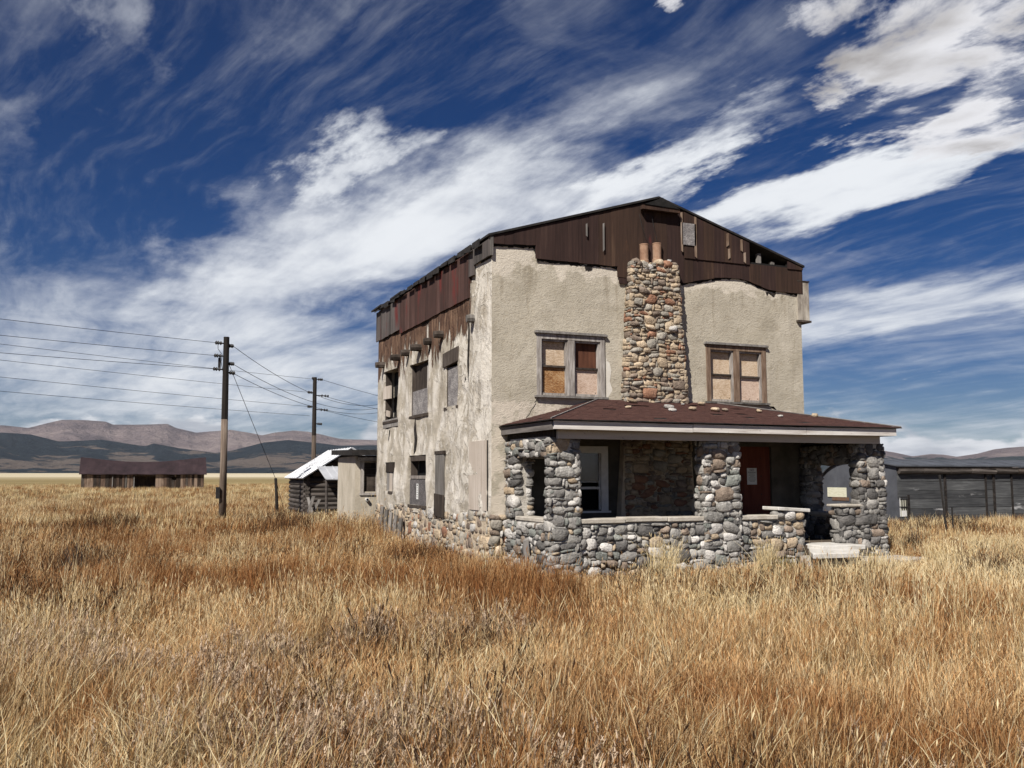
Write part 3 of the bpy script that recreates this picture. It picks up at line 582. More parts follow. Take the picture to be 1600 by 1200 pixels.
for a, b in zip(edges, edges[1:]):
    if b - a < 0.05: continue
    m = M_['board_burg'] if b < 9.0 else rng.choice([M_['board_brown'], M_['board_brown'], M_['board_burg']])
    n0 = 0.032 + rng.uniform(0, 0.004); n1 = n0 + 0.024 + rng.uniform(0, 0.007); lo = lambda x, s: gable_bottom(x + s * 1e-3)
    tl, tr = roofz(a) - 0.015, roofz(b) - 0.015
    if a >= 11.04:
        seam = 6.58
        board(P_front, a, b, lo(a, 1) + rng.uniform(-.01, .01), lo(b, -1) + rng.uniform(-.01, .01), seam, seam, n0, n1, m, siding)
        if a >= HOLE[0] - 1e-3 and b <= HOLE[1] + 1e-3: continue
        board(P_front, a, b, seam - 0.03, seam - 0.03, tl, tr, n1 + 0.003, n1 + 0.025, rng.choice([M_['board_brown'], M_['board_burg'], M_['board_brown']]), siding)
    else: board(P_front, a, b, lo(a, 1) + rng.uniform(-.008, .008), lo(b, -1) + rng.uniform(-.008, .008), tl, tr, n0, n1, m, siding)
board(P_front, 9.43, 9.68, 5.86, 5.86, 6.02, 6.02, 0.03, 0.055, M_['board_burg'], siding)
for x0, x1, za, zb in ((11.30, 11.36, 6.6, 7.5), (12.14, 12.21, 6.9, 7.2), (12.52, 12.58, 6.85, 7.1), (12.18, 12.24, 6.62, 6.85), (12.60, 12.66, 6.6, 6.8), (8.62, 8.66, 6.8, 7.05), (9.02, 9.06, 6.5, 7.1), (10.95, 11.0, 6.7, 7.55)):
    board(P_front, x0, x1, za, za + rng.uniform(-.05, .05), zb, min(zb + 0.02, roofz(x1) - 0.02), 0.10, 0.112, M_['grey_wood'] if x0 < 9.2 else M_['frame_brown'], siding, 'batten')
mb = MB(); pbox(mb, P_front, 10.98, 11.34, 6.84, 7.33, 0.098, 0.112); mb.obj('patch_panel', M_['osb_grey'], siding)
for x in (13.10, 13.47):       # studs inside the open attic hole
    mb = MB(); pbox(mb, P_front, x, x + 0.09, 6.55, roofz(x) - 0.1 - (0.05 if x > 13.3 else 0), -0.12, -0.04); mb.obj('stud', M_['grey_wood'], siding)
# boarding of the left side
def side_bottom(y): return 6.20 if y < 17.88 else 5.99 if y < 18.18 else 5.56 if y < 23.67 else 5.68
sid = MB(); pbox(sid, P_left, FY + 0.05, BY - 0.02, 6.44, 6.50, 0.021, 0.030); side_siding = sid.obj('side_siding', M_['board_grey'], HOUSE)
edges = [FY - 0.03]
while edges[-1] < BY: edges.append(edges[-1] + rng.uniform(0.22, 0.42))
for k in (17.88, 18.18, 23.67):
    i = min(range(len(edges)), key=lambda q: abs(edges[q] - k)); edges[i] = k
edges[-1] = BY + 0.02; edges = sorted(set(edges))
for a, b in zip(edges, edges[1:]):
    z0 = side_bottom(a + 1e-3); m = M_['board_grey'] if (b < 18.25 or a > 23.6) else M_['board_red']; n0 = 0.034 + rng.uniform(0, 0.004)
    board(P_left, a, b, z0 + rng.uniform(-.01, .01), z0 + rng.uniform(-.01, .01), 6.54, 6.54, n0, n0 + 0.03 + rng.uniform(0, 0.008), m, side_siding)
mb = MB(); y = FY + 0.02
while y < BY - 0.3:
    w = rng.uniform(0.3, 0.6); z0 = side_bottom(y + 0.01); y2 = min(y + w, BY)
    if side_bottom(y2 - 0.01) == z0: mb = MB(); pbox(mb, P_left, y, y2 - 0.002, z0 - rng.uniform(0.02, 0.07), 6.4, 0.004, 0.018); mb.obj('tar_paper', M_['tar'], HOUSE)
    y = y2
for k in range(16):            # torn roofing paper hanging over the eave
    y = FY + 0.2 + k * 0.56 + rng.uniform(-.1, .1); mb = MB(); d = rng.uniform(0.03, 0.11); x = FX0 - 0.145
    mb.hexa([(x - 0.02, y, 6.56 - d), (x - 0.02, y + 0.45, 6.56 - d * rng.uniform(0.3, 1)), (x - 0.01, y + 0.45, 6.56 - d * 0.4), (x - 0.01, y, 6.56 - d), (x - 0.012, y, 6.62), (x - 0.012, y + 0.45, 6.62), (x - 0.002, y + 0.45, 6.62), (x - 0.002, y, 6.62)]); mb.obj('torn_paper', M_['roofing'], roof)
mb = MB(); pbox(mb, P_front, FX0 - 0.055, FX0 + 0.005, 6.2, 6.6, -0.05, 0.075); mb.obj('corner_board', M_['grey_wood'], HOUSE)
# boxed beam end high on the right corner
mb = MB(); mb.box((FX1 - 0.12, FY - 0.05, 5.38), (FX1 + 0.20, FY + 0.5, 6.28)); bx = mb.obj('eave_box', wood('eave_box_paint', [(0.05, 0.035, 0.03), (0.10, 0.075, 0.06), (0.40, 0.36, 0.30), (0.56, 0.52, 0.45)], (5, 5, 1.5), 0.004), HOUSE)
mb = MB(); mb.box((FX1 - 0.15, FY - 0.08, 5.33), (FX1 + 0.23, FY + 0.53, 5.376)); mb.obj('box_trim', M_['dark_wood'], bx); mb = MB(); mb.box((FX1 - 0.14, FY - 0.065, 6.284), (FX1 + 0.22, FY + 0.52, 6.31)); mb.obj('box_trim', M_['dark_wood'], bx)
# ---------------------------------------------------------------- front windows
def sash_window(W, mats, boards, tilt=0.0):
    """twin sash window boarded with chipboard; boards: upper left, lower left, upper right, lower right"""
    u0, u1, v0, v1 = W; P = P_front; mb = MB(); c = 0.085; mid = (u0 + u1) / 2
    pbox(mb, P, u0 - 0.02, u0 + c, v0 - 0.01, v1 + 0.02, -0.10, 0.035); pbox(mb, P, u1 - c, u1 + 0.02, v0 - 0.01, v1 + 0.02, -0.10, 0.036)
    pbox(mb, P, mid - 0.075, mid + 0.075, v0, v1 - 0.09, -0.10, 0.030); pbox(mb, P, u0 + c, u1 - c, v1 - 0.09, v1 + 0.02, -0.10, 0.034)
    win = mb.obj('window', mats[0], HOUSE)
    mb = MB(); pbox(mb, P, u0 - 0.07, u1 + 0.07, v1 + 0.022, v1 + 0.055, -0.02, 0.085); pbox(mb, P, u0 - 0.05, u1 + 0.05, v1 + 0.056, v1 + 0.075, -0.02, 0.06); mb.obj('head_cap', M_['grey_wood'], win)
    mb = MB(); pbox(mb, P, u0 - 0.07, u1 + 0.07, v0 - 0.055, v0 - 0.012, -0.08, 0.095); mb.obj('sill', M_['grey_wood'], win)
    for s in (0, 1):
        a, b = (u0 + c, mid - 0.075) if s == 0 else (mid + 0.075, u1 - c); top = v1 - 0.09; h = (v0 + top) / 2 + (0.02 if s == 0 else 0.0)
        mb = MB(); pbox(mb, P, a, a + 0.035, v0, top, -0.09, 0.0); pbox(mb, P, b - 0.04, b, v0, top, -0.09, 0.002); pbox(mb, P, a + 0.035, b - 0.04, top - 0.04, top, -0.09, -0.005); pbox(mb, P, a + 0.035, b - 0.04, v0, v0 + 0.045, -0.09, -0.003)
        sa = mb.obj('sash', mats[1], win)
        mb = MB(); pbox(mb, P, a + 0.01, b - 0.01, h - 0.02, h + 0.02, -0.07, -0.012); mb.obj('meeting_rail', M_['dark_wood'], win)
        mb = MB(); pbox(mb, P, a + 0.02, b - 0.02, h + 0.021, top - 0.02, -0.12, -0.10); mb.obj('chipboard_panel', boards[2 * s], win)
        mb = MB(); pbox(mb, P, a + 0.02, b - 0.02, v0 + 0.02, h - 0.021, -0.085, -0.06); mb.obj('chipboard_panel', boards[2 * s + 1], win)
        mb = MB()
        for uu in (a + 0.07, (a + b) / 2, b - 0.08):
            for vv in (v0 + 0.08, h - 0.06): pbox(mb, P, uu - 0.008, uu + 0.008, vv - 0.008, vv + 0.008, -0.06, -0.055)
        mb.obj('nails', M_['iron'], win, kind='stuff')
    return win
sash_window(WL, (M_['frame'], M_['frame']), (M_['osb_pale'], M_['osb_orange'], M_['brown_ply'], M_['osb_pink']))
sash_window(WR, (M_['frame_brown'], M_['frame']), (M_['osb_pale'], M_['osb_pale'], M_['osb_pale'], M_['osb_pink']))
mb = MB()      # pale patch of new plaster beside the left window
pts = [(9.12, 3.42), (9.2, 3.40), (9.26, 3.6), (9.2, 3.75), (9.24, 4.0), (9.18, 4.2), (9.12, 4.25)]; mb.prism([P_front(u, v, 0.012) for u, v in pts], (0, 0.02, 0)); mb.obj('plaster_patch', plain('pale_plaster', [(0.58, 0.54, 0.47), (0.68, 0.65, 0.58)], 4), HOUSE)
# porch window
u0, u1, v0, v1 = PW; mb = MB(); P = P_front
pbox(mb, P, u0 - 0.06, u0 + 0.06, v0 - 0.02, v1 + 0.06, -0.06, 0.03); pbox(mb, P, u1 - 0.10, u1 + 0.06, v0 - 0.02, v1 + 0.06, -0.06, 0.031); pbox(mb, P, u0 + 0.06, u1 - 0.10, v1 - 0.08, v1 + 0.06, -0.06, 0.029); pbox(mb, P, u0 - 0.09, u1 + 0.1, v0 - 0.06, v0 - 0.022, -0.05, 0.07)
pw = mb.obj('window', M_['white_frame'], HOUSE)
mb = MB(); pbox(mb, P, u0 + 0.06, u1 - 0.10, 1.52, 1.57, -0.05, -0.02); pbox(mb, P, u0 + 0.06, u1 - 0.10, 1.66, 1.675, -0.05, -0.02); pbox(mb, P, u1 - 0.125, u1 - 0.10, v0, v1 - 0.08, -0.05, -0.022); mb.obj('sash', M_['white_frame'], pw)
mb = MB(); pbox(mb, P, u0 + 0.05, u1 - 0.12, 1.68, v1 - 0.07, -0.045, -0.040); mb.obj('pane', M_['glass'], pw)
mb = MB(); pbox(mb, P, u0 - 0.02, u1 + 0.02, v0 - 0.02, v1 + 0.02, -0.42, -0.40); mb.obj('dark_board', M_['void'], pw)  # near-black sheet painted as the unlit room behind the pane
# door and its notice
u0, u1, v0, v1 = DR; mb = MB(); pbox(mb, P, u0, u1, v0, v1, -0.09, -0.05); door = mb.obj('door', M_['door'], HOUSE)
for a in range(2):
    for b in range(6): mb = MB(); pbox(mb, P, u0 + 0.22 + a * 0.5, u0 + 0.245 + a * 0.5, v0 + 0.15 + b * 0.4, v0 + 0.175 + b * 0.4, -0.05, -0.044); mb.obj('bolt', M_['iron'], door)
mb = MB(); pbox(mb, P, 12.655, 12.915, 1.60, 1.965, -0.047, -0.043); note = mb.obj('notice', M_['paper'], door)
def lettering(txt, size, x, z, y, parent, mat, rotz=0.0, name='lettering', stretch=1.0):
    cu = bpy.data.curves.new('t', 'FONT'); cu.body = txt; cu.size = size; cu.align_x = 'CENTER'; cu.extrude = 0.0008
    o = bpy.data.objects.new('t', cu); COL.objects.link(o); dg = bpy.context.evaluated_depsgraph_get(); dg.update(); me = bpy.data.meshes.new_from_object(o.evaluated_get(dg)); bpy.data.objects.remove(o); bpy.data.curves.remove(cu)
    me.transform(Matrix.Translation((x, y, z)) @ Matrix.Rotation(rotz, 4, 'Z') @ Matrix.Rotation(R(90), 4, 'X') @ Matrix.Diagonal((stretch, 1, 1, 1))); me.materials.clear(); me.name = name
    return link(name, me, mat, parent)
lettering('NO', 0.075, 12.785, 1.895, FY + 0.0425, note, M_['ink']); lettering('TRESPASSING', 0.04, 12.785, 1.855, FY + 0.0425, note, M_['ink'], stretch=0.9)
mb = MB()
for i, (a, b) in enumerate(((0.07, 0.07), (0.09, 0.08), (0.05, 0.06), (0.09, 0.09), (0.10, 0.10), (0.08, 0.09), (0.06, 0.07))): pbox(mb, P, 12.785 - a, 12.785 + b, 1.83 - i * 0.028, 1.836 - i * 0.028, -0.043, -0.0425)
mb.obj('small_print', M_['ink'], note)
# ---------------------------------------------------------------- chimney
CHY = 16.74; mb = MB(); zb, zt = 3.0, 6.36
def chim(zz): return 1.0 - 0.28 * (zz - 3.2) / 3.2
def chx(z): k = (z - 3.2) / (zt - 3.2); return 9.46 + 0.20 * k, 10.99 - 0.22 * k
a0, a1 = chx(0.4); b0, b1 = chx(zt)
mb.hexa([(a0, CHY + 0.05, 0.4), (a1, CHY + 0.05, 0.4), (a1, FY - 0.02, 0.4), (a0, FY - 0.02, 0.4), (b0 + 0.03, CHY + 0.05, zt - 0.04), (b1 - 0.03, CHY + 0.05, zt - 0.04), (b1 - 0.03, FY - 0.04, zt - 0.04), (b0 + 0.03, FY - 0.04, zt - 0.04)])
chimney = mb.obj('chimney', M_['mortar_warm'], HOUSE)
wC = 1.53; cx = (9.46 + 10.99) / 2
stones_on(chimney, (9.46, CHY + 0.04, 3.12), (1, 0, 0), (0, -1, 0), wC, zt - 3.14, S_CHIM, PAL_CHIM, 52, depth=0.15, proud=0.035, taper=lambda v: 1.0 - 0.275 * v / 3.2, vis=1.15)
for sgn, xx in ((-1, 9.49), (1, 10.97)):
    for (cu, cv, sw, sh) in pack(0.26, zt - 3.14, [(3, 5, 2, 3, 0.6), (2, 3, 1, 2, 0.8)], 60 + sgn):
        z = 3.12 + cv; k = (z - 3.2) / (zt - 3.2); x = (9.49 + 0.20 * k) if sgn < 0 else (10.97 - 0.22 * k)
        JOBS.append(dict(parent=chimney, p=Vector((x + rng.uniform(-.01, .01), CHY + 0.02 + cu, z)), U=Vector((0, 1, 0)), N=Vector((sgn, 0, 0)), s=(sw * 1.05, sh * 1.05, 0.12), rot=0, mat=rng.choice(PAL_CHIM), shape=rng.randrange(26), flip=1, w=1e-6))
stones_on(chimney, (9.42, CHY + 0.04, 0.45), (1, 0, 0), (0, -1, 0), 1.62, 2.35, S_CHIM, PAL_CHIM, 53, depth=0.16, proud=0.05, vis=0.35)
for x, h in ((10.02, 0.50), (10.34, 0.50)):
    mb = MB(); z = zt - 0.06 - (0.05 if x < 10.1 else 0); y = CHY + 0.16; r = 0.098
    prof = [(r * 1.04, 0), (r * 1.04, h * 0.30), (r * 0.93, h * 0.32), (r * 0.97, h * 0.95), (r * 1.02, h * 0.96), (r * 1.02, h), (r * 0.8, h), (r * 0.8, h * 0.6)]; n = 16; vs = []; fs = []
    for rr, hh in prof: vs += [(x + rr * math.cos(2 * math.pi * k / n), y + rr * math.sin(2 * math.pi * k / n), z + hh) for k in range(n)]
    for i in range(len(prof) - 1): fs += [(i * n + k, i * n + (k + 1) % n, (i + 1) * n + (k + 1) % n, (i + 1) * n + k) for k in range(n)]
    fs.append(tuple((len(prof) - 1) * n + k for k in range(n))); mb.add(vs, fs); mb.obj('chimney_pot', M_['pot'], chimney, smooth=False)
for i, (x, z, s, m) in enumerate(((9.78, zt - 0.02, 0.17, 'brown'), (9.92, zt - 0.03, 0.13, 'tan'), (10.06, zt - 0.13, 0.2, 'pale'), (10.33, zt + 0.0, 0.2, 'tan'), (10.55, zt - 0.02, 0.22, 'rust'), (10.60, zt + 0.06, 0.08, 'pale'), (10.70, zt - 0.02, 0.15, 'brown'), (10.62, 4.92, 0.17, 'pale'))):
    JOBS.append(dict(parent=chimney, p=Vector((x, CHY + (0.10 if i != 7 else 0.02), z)), U=Vector((1, 0, 0)), N=Vector((0, -1, 0)), s=(s * 1.2, s * 0.8, s), rot=rng.gauss(0, .15), mat=m, shape=rng.randrange(26), flip=1, w=1))
for x0, x1 in ((9.98, 10.10), (10.28, 10.36)):     # stay wires from the gable to the pots
    mb = MB(); mb.tube([(x0 - 0.06, FY - 0.1, 7.4), (x0 - 0.02, FY - 0.12, 7.15), (x1 - 0.02, CHY + 0.15, 6.85)], 0.005, 5); mb.obj('stay_wire', M_['iron'], chimney)
# ---------------------------------------------------------------- left side openings
def side_open(W, name='window'):
    u0, u1, v0, v1 = W; mb = MB()
    for a, b, c, d in ((u0 - 0.02, u0 + 0.06, v0, v1), (u1 - 0.06, u1 + 0.02, v0, v1), (u0 - 0.04, u1 + 0.04, v1 + 0.003, v1 + 0.09), (u0 - 0.05, u1 + 0.05, v0 - 0.07, v0 - 0.003)): pbox(mb, P_left, a, b, c, d, -0.18, -0.015 if c != v0 - 0.07 else 0.05)
    return mb.obj(name, M_['dark_wood'], HOUSE)
def side_panel(parent, u0, u1, v0, v1, n0, n1, mat, name='panel', sl=0.0):
    mb = MB(); P = P_left; mb.hexa([P(u0, v0, n1), P(u1, v0 + sl, n1), P(u1, v0 + sl, n0), P(u0, v0, n0), P(u0, v1, n1), P(u1, v1 + sl, n1), P(u1, v1 + sl, n0), P(u0, v1, n0)]); return mb.obj(name, mat, parent)
w = side_open(SW[0]); side_panel(w, 19.0, 19.83, 3.34, 4.22, -0.05, -0.02, M_['osb_grey'], 'chipboard_panel'); side_panel(w, 18.93, 20.0, 4.30, 4.62, -0.05, 0.05, M_['dark_wood'], 'lintel_board', -0.05)
side_panel(w, 19.0, 19.83, 4.2, 4.56, -0.16, -0.14, M_['void'], 'dark_board')  # near-black sheet stands for the shade in the gap above the chipboard
w = side_open(SW[1]); side_panel(w, 21.22, 22.68, 3.32, 3.92, -0.05, -0.02, M_['osb_grey'], 'chipboard_panel'); side_panel(w, 21.22, 22.68, 3.94, 4.58, -0.12, -0.09, M_['dark_wood'], 'dark_board'); side_panel(w, 21.24, 21.30, 3.9, 4.45, -0.05, 0.01, M_['frame'], 'sash_rail')
w = side_open(SW[2]); side_panel(w, 24.0, 25.3, 3.32, 4.68, -0.28, -0.25, M_['void'], 'dark_board'); side_panel(w, 24.75, 25.5, 3.92, 4.28, -0.03, 0.02, M_['plywood'], 'board', 0.02); side_panel(w, 23.9, 25.45, 3.12, 3.34, -0.05, 0.035, M_['grey_wood'], 'board'); side_panel(w, 25.0, 25.35, 3.42, 3.58, -0.06, -0.02, M_['plywood'], 'board', 0.05); side_panel(w, 24.3, 25.0, 3.28, 3.42, -0.1, -0.04, M_['soot'], 'board', -0.08)  # near-black sheet painted as the unlit depth of the burnt opening
w = side_open(SL[0])
for i in range(3): side_panel(w, 24.22 + i * 0.30, 24.50 + i * 0.30, 1.38, 1.92 if i else 2.0, -0.04, -0.015 + i * 0.004, M_['plywood'] if i == 1 else M_['grey_wood'], 'board')
side_panel(w, 24.3, 25.14, 1.90, 2.14, -0.03, 0.02, M_['dark_wood'], 'board')
w = side_open(SL[1]); side_panel(w, 21.30, 22.70, 1.05, 1.70, -0.04, 0.015, M_['osb_dark'], 'chipboard_panel'); side_panel(w, 21.3, 22.7, 1.68, 2.3, -0.26, -0.23, M_['void'], 'dark_board'); side_panel(w, 21.3, 22.7, 1.72, 1.80, -0.06, 0.01, M_['frame'], 'sash_rail'); side_panel(w, 21.3, 22.7, 2.16, 2.30, -0.08, 0.005, M_['dark_wood'], 'board')  # near-black sheet in the upper half stands for the dark open hole
nt_ = side_panel(w, 21.94, 22.10, 1.22, 1.60, 0.016, 0.020, M_['paper'], 'notice')
mb = MB()
for i in range(6): pbox(mb, P_left, 21.98, 22.06, 1.27 + i * 0.055, 1.285 + i * 0.055 + (0.02 if i == 5 else 0), 0.0205, 0.0212)
mb.obj('small_print', M_['ink'], nt_)
b = side_panel(HOUSE, 19.86, 20.48, 1.32, 2.28, 0.02, 0.055, M_['grey_wood'], 'plank_cover'); side_panel(b, 19.80, 20.46, 0.86, 1.36, 0.056, 0.085, M_['dark_wood'], 'board', 0.03); side_panel(b, 19.82, 20.5, 2.285, 2.36, 0.01, 0.07, M_['dark_wood'], 'board')
b = side_panel(HOUSE, 17.20, 18.20, 1.10, 2.50, 0.015, 0.045, M_['plywood'], 'plywood_panel'); side_panel(b, 17.14, 17.195, 1.10, 2.5, 0.012, 0.020, M_['tar'], 'gap_strip')
# roof beam ends poking through the plaster
for y, z, L_ in ((17.98, 5.08, 0.18), (20.0, 5.03, 0.26), (20.98, 5.0, 0.2), (21.85, 4.96, 0.28), (22.8, 4.95, 0.26), (23.83, 4.95, 0.26), (25.3, 4.91, 0.3)):
    mb = MB(); mb.tube([(FX0 + 0.25, y, z), (FX0 - L_ * 0.5, y + 0.01, z - 0.005), (FX0 - L_, y + 0.02, z - 0.012)], [0.095, 0.09, 0.08], 8); mb.obj('beam_end', M_['dark_wood'] if y > 18.5 else M_['grey_wood'], HOUSE)
# cracks and fallen strips of plaster
def crack(pts, wds, P=P_left, d=(0.05, 0, 0), n=0.022):
    mb = MB(); l = []; r_ = []
    for (u, v), w in zip(pts, wds): l.append((u - w, v)); r_.append((u + w, v))
    poly = [P(u, v, n) for u, v in l] + [P(u, v, n) for u, v in reversed(r_)]; mb.prism(poly, d); mb.obj('plaster_crack', M_['soot'], HOUSE)
crack([(22.25, 3.22), (22.3, 2.95), (22.2, 2.7), (22.28, 2.45), (22.35, 2.33)], [0.03, 0.08, 0.10, 0.07, 0.02]); crack([(24.75, 3.05), (24.85, 2.7), (24.78, 2.4), (24.7, 2.2)], [0.03, 0.05, 0.04, 0.03])
crack([(18.6, 1.9), (18.65, 1.75), (18.62, 1.6)], [0.01, 0.03, 0.01]); crack([(20.3, 2.75), (20.35, 2.6), (20.5, 2.42)], [0.01, 0.02, 0.012]); crack([(18.35, 5.35), (18.30, 4.9), (18.36, 4.2), (18.3, 3.65)], [0.015, 0.03, 0.035, 0.01]); crack([(17.45, 4.85), (17.5, 4.7), (17.42, 4.6)], [0.015, 0.04, 0.01]); crack([(25.6, 3.1), (25.2, 3.08), (24.7, 3.1)], [0.01, 0.05, 0.02]); crack([(18.52, 3.9), (18.5, 3.85), (18.54, 3.78)], [0.01, 0.03, 0.01])
def long_crack(u, v, du, dv, seed, w=0.006):
    r = random.Random(seed); pts = []; k = 9
    for i in range(k + 1): pts.append((u + du * i / k + r.uniform(-.04, .04), v + dv * i / k + r.uniform(-.03, .03)))
    crack(pts, [0.002] + [w * r.uniform(0.5, 1.4) for _ in range(k - 1)] + [0.002], P_front, (0, 0.05, 0), 0.024)
long_crack(7.55, 3.36, -0.35, -0.55, 2, 0.003); long_crack(13.2, 3.4, 0.45, -0.2, 4, 0.003)
for i, (u, w_, h_) in enumerate(((8.42, 0.16, 0.09), (8.72, 0.10, 0.13), (13.38, 0.14, 0.11), (12.75, 0.08, 0.05))):     # ragged gaps where plaster fell from under the boarding
    r = random.Random(i + 4); v = gable_bottom(u) - 0.03; mb = MB(); top = [(u - w_, v), (u + w_, v)]; low = [(u + w_ - 2 * w_ * k / 7, v - h_ * r.uniform(0.15, 1.0)) for k in range(1, 7)]
    mb.prism([P_front(p, q, 0.026) for p, q in top + low], (0, 0.04, 0)); mb.obj('plaster_hole', M_['soot'], HOUSE)
# ---------------------------------------------------------------- porch
PX0, PX1, PY = 6.82, 14.50, 14.86
mb = MB(); mb.box((PX0 + 0.1, PY + 0.08, 0.0), (PX1 - 0.1, FY - 0.02, 0.42)); mb.obj('porch_floor', M_['porch_dirt'], HOUSE)
def pier(x0, x1, y0, y1, z0, z1, pal, seed, flare=0.0, faces='FLR', sizes=S_PIER, vis=1.0, core=M_['mortar']):
    y1 = (15.08 if x0 == PX0 else 15.20) if y1 == 15.46 else y1
    """a cobblestone pier: mortar core and stones on the faces that can be seen"""
    g = 0.035; mb = MB(); cx = (x0 + x1) / 2; w = x1 - x0; h = z1 - z0; k = 1 + flare
    hb, ht = (w / 2 - g) * k, (w / 2 - g) / (1 + flare * 0.2)
    mb.hexa([(cx - hb, y0 + g, z0), (cx + hb, y0 + g, z0), (cx + hb, y1 - g, z0), (cx - hb, y1 - g, z0), (cx - ht, y0 + g, z1), (cx + ht, y0 + g, z1), (cx + ht, y1 - g, z1), (cx - ht, y1 - g, z1)])
    o = mb.obj('porch_pier', core, HOUSE); tp = lambda v: k + (1 - k) * min(1, v / h * 1.05)
    if 'F' in faces: stones_on(o, (x0, y0 + g, z0), (1, 0, 0), (0, -1, 0), w, h, sizes, pal, seed, 0.18, 0.055, taper=tp, vis=vis)
    if 'B' in faces: stones_on(o, (x0, y1 - g, z0), (1, 0, 0), (0, 1, 0), w, h, sizes, pal, seed + 3, 0.18, 0.055, vis=0.01)
    for f, xx, n in (('L', x0 + g, -1), ('R', x1 - g, 1)):
        if f in faces:
            i0 = len(JOBS); stones_on(o, (xx, y0, z0), (0, 1, 0), (n, 0, 0), y1 - y0, h, sizes, pal, seed + 1 + n, 0.18, 0.055, vis=vis if n < 0 else 0.5)
            for J in JOBS[i0:]: J['p'] = J['p'] + Vector((n * (w / 2) * (tp(J['p'].z - z0) - 1), 0, 0))
    return o
PT = 2.46
pier(PX0, 7.44, PY, 15.46, -0.05, PT, PAL_PORCH, 201, 0.03)
pier(10.08, 10.86, PY, 15.46, 0.0, PT, PAL_PORCH + ['pale'] * 4, 211, 0.10)
pier(13.86, PX1, PY, 15.46, -0.05, PT, PAL_DARK + ['grey'] * 3 + ['pale'], 221, 0.10)
pier(PX0, 7.2, 16.40, FY - 0.03, 0.98, PT, PAL_PORCH, 231, faces='LR')
pier(PX1 - 0.46, PX1, 16.74, FY - 0.03, 0.0, PT, PAL_DARK, 241, faces='FLR')
# lintels over the side openings
for x0, x1, s, pal, zl in ((PX0, 7.26, 251, PAL_PORCH, 2.16), (PX1 - 0.42, PX1, 255, PAL_DARK, 2.08)):
    mb = MB(); mb.box((x0 + 0.05, 15.06, zl), (x1 - 0.05, 16.8, PT + 0.04)); o = mb.obj('lintel', M_['mortar'], HOUSE)
    stones_on(o, (x0 + 0.05, 15.05, zl - 0.03), (0, 1, 0), (-1, 0, 0), 1.75, PT - zl + 0.04, S_PORCH, pal, s, 0.18, 0.06); stones_on(o, (x1 - 0.05, 15.05, zl - 0.03), (0, 1, 0), (1, 0, 0), 1.75, PT - zl + 0.04, S_PORCH, pal, s + 1, 0.18, 0.06, vis=0.1)
# low walls
def low_wall(x0, x1, y0, y1, z1, faces, pal, seed, vis=1.0, sizes=S_PORCH):
    mb = MB(); g = 0.032; mb.box((x0 + g, y0 + g, -0.1), (x1 - g, y1 - g, z1)); o = mb.obj('porch_wall', M_['mortar'], HOUSE)
    for f in faces:
        if f == 'F': stones_on(o, (x0, y0 + g, -0.06), (1, 0, 0), (0, -1, 0), x1 - x0, z1 + 0.04, sizes, pal, seed, 0.18, 0.055, vis=vis)
        if f == 'B': stones_on(o, (x0, y1 - g, 0.4), (1, 0, 0), (0, 1, 0), x1 - x0, z1 - 0.42, sizes, pal, seed + 1, 0.18, 0.055, vis=0.05)
        if f == 'L': stones_on(o, (x0 + g, y0, -0.06), (0, 1, 0), (-1, 0, 0), y1 - y0, z1 + 0.04, sizes, pal, seed + 2, 0.18, 0.055, vis=vis)
        if f == 'R': stones_on(o, (x1 - g, y0, -0.06), (0, 1, 0), (1, 0, 0), y1 - y0, z1 + 0.04, sizes, pal, seed + 3, 0.18, 0.055, vis=0.3)
    return o
wf1 = low_wall(7.36, 10.16, PY + 0.05, 15.24, 0.94, 'FB', PAL_PORCH, 301); wf2 = low_wall(10.8, 12.42, PY + 0.05, 15.24, 0.94, 'FBR', PAL_PORCH + ['brown'] * 3 + ['tan'] * 3, 311)
wl = low_wall(PX0, 7.2, 15.14, FY - 0.03, 0.95, 'LR', PAL_PORCH, 321); wr = low_wall(PX1 - 0.42, PX1, 15.14, 16.80, 0.92, 'LR', PAL_DARK, 331, 0.5); wb = low_wall(13.34, 13.96, PY + 0.04, 15.24, 1.16, 'FL', PAL_DARK + ['grey'] * 3, 341)
def slab(pts, z, t, mat, parent, name='cap_stone', tilt=None):
    mb = MB(); n = len(pts); q = [(x, y, z + (tilt(x, y) if tilt else 0)) for x, y in pts]; mb.prism(q, (0, 0, t)); me = mb.mesh(name, mat)
    bm = bmesh.new(); bm.from_mesh(me); bmesh.ops.bevel(bm, geom=list(bm.edges), offset=0.012, segments=1, affect='EDGES'); bm.to_mesh(me); bm.free(); return link(name, me, None, parent)
x = 7.44; k = 0
for x1 in (8.35, 9.25, 10.06):
    slab([(x + 0.008, PY + 0.02 + rng.uniform(-.02, .02)), (x1, PY + 0.02 + rng.uniform(-.02, .02)), (x1, 15.27), (x + 0.008, 15.27)], 0.945 + rng.uniform(-.008, .008), 0.085, M_['cap'], wf1); x = x1
x = 10.9
for x1 in (11.75,): slab([(x, PY + 0.02), (x1, PY), (x1, 15.27), (x, 15.27)], 0.945, 0.085, M_['cap'], wf2)
slab([(11.72, PY - 0.05), (12.52, PY - 0.02), (12.5, 15.32), (11.70, 15.30)], 1.12, 0.07, M_['slab'], wf2, tilt=lambda a, b: -0.06 * (a - 11.72))
for i, (xx, zz, sz) in enumerate(((11.82, 1.03, 0.2), (12.1, 1.03, 0.26), (12.3, 1.02, 0.2))): JOBS.append(dict(parent=wf2, p=Vector((xx, PY + 0.12, zz)), U=Vector((1, 0, 0)), N=Vector((0, -1, 0)), s=(sz * 1.3, sz, 0.3), rot=0.2, mat=['grey', 'pale', 'tan'][i], shape=i + 3, flip=1, w=1))
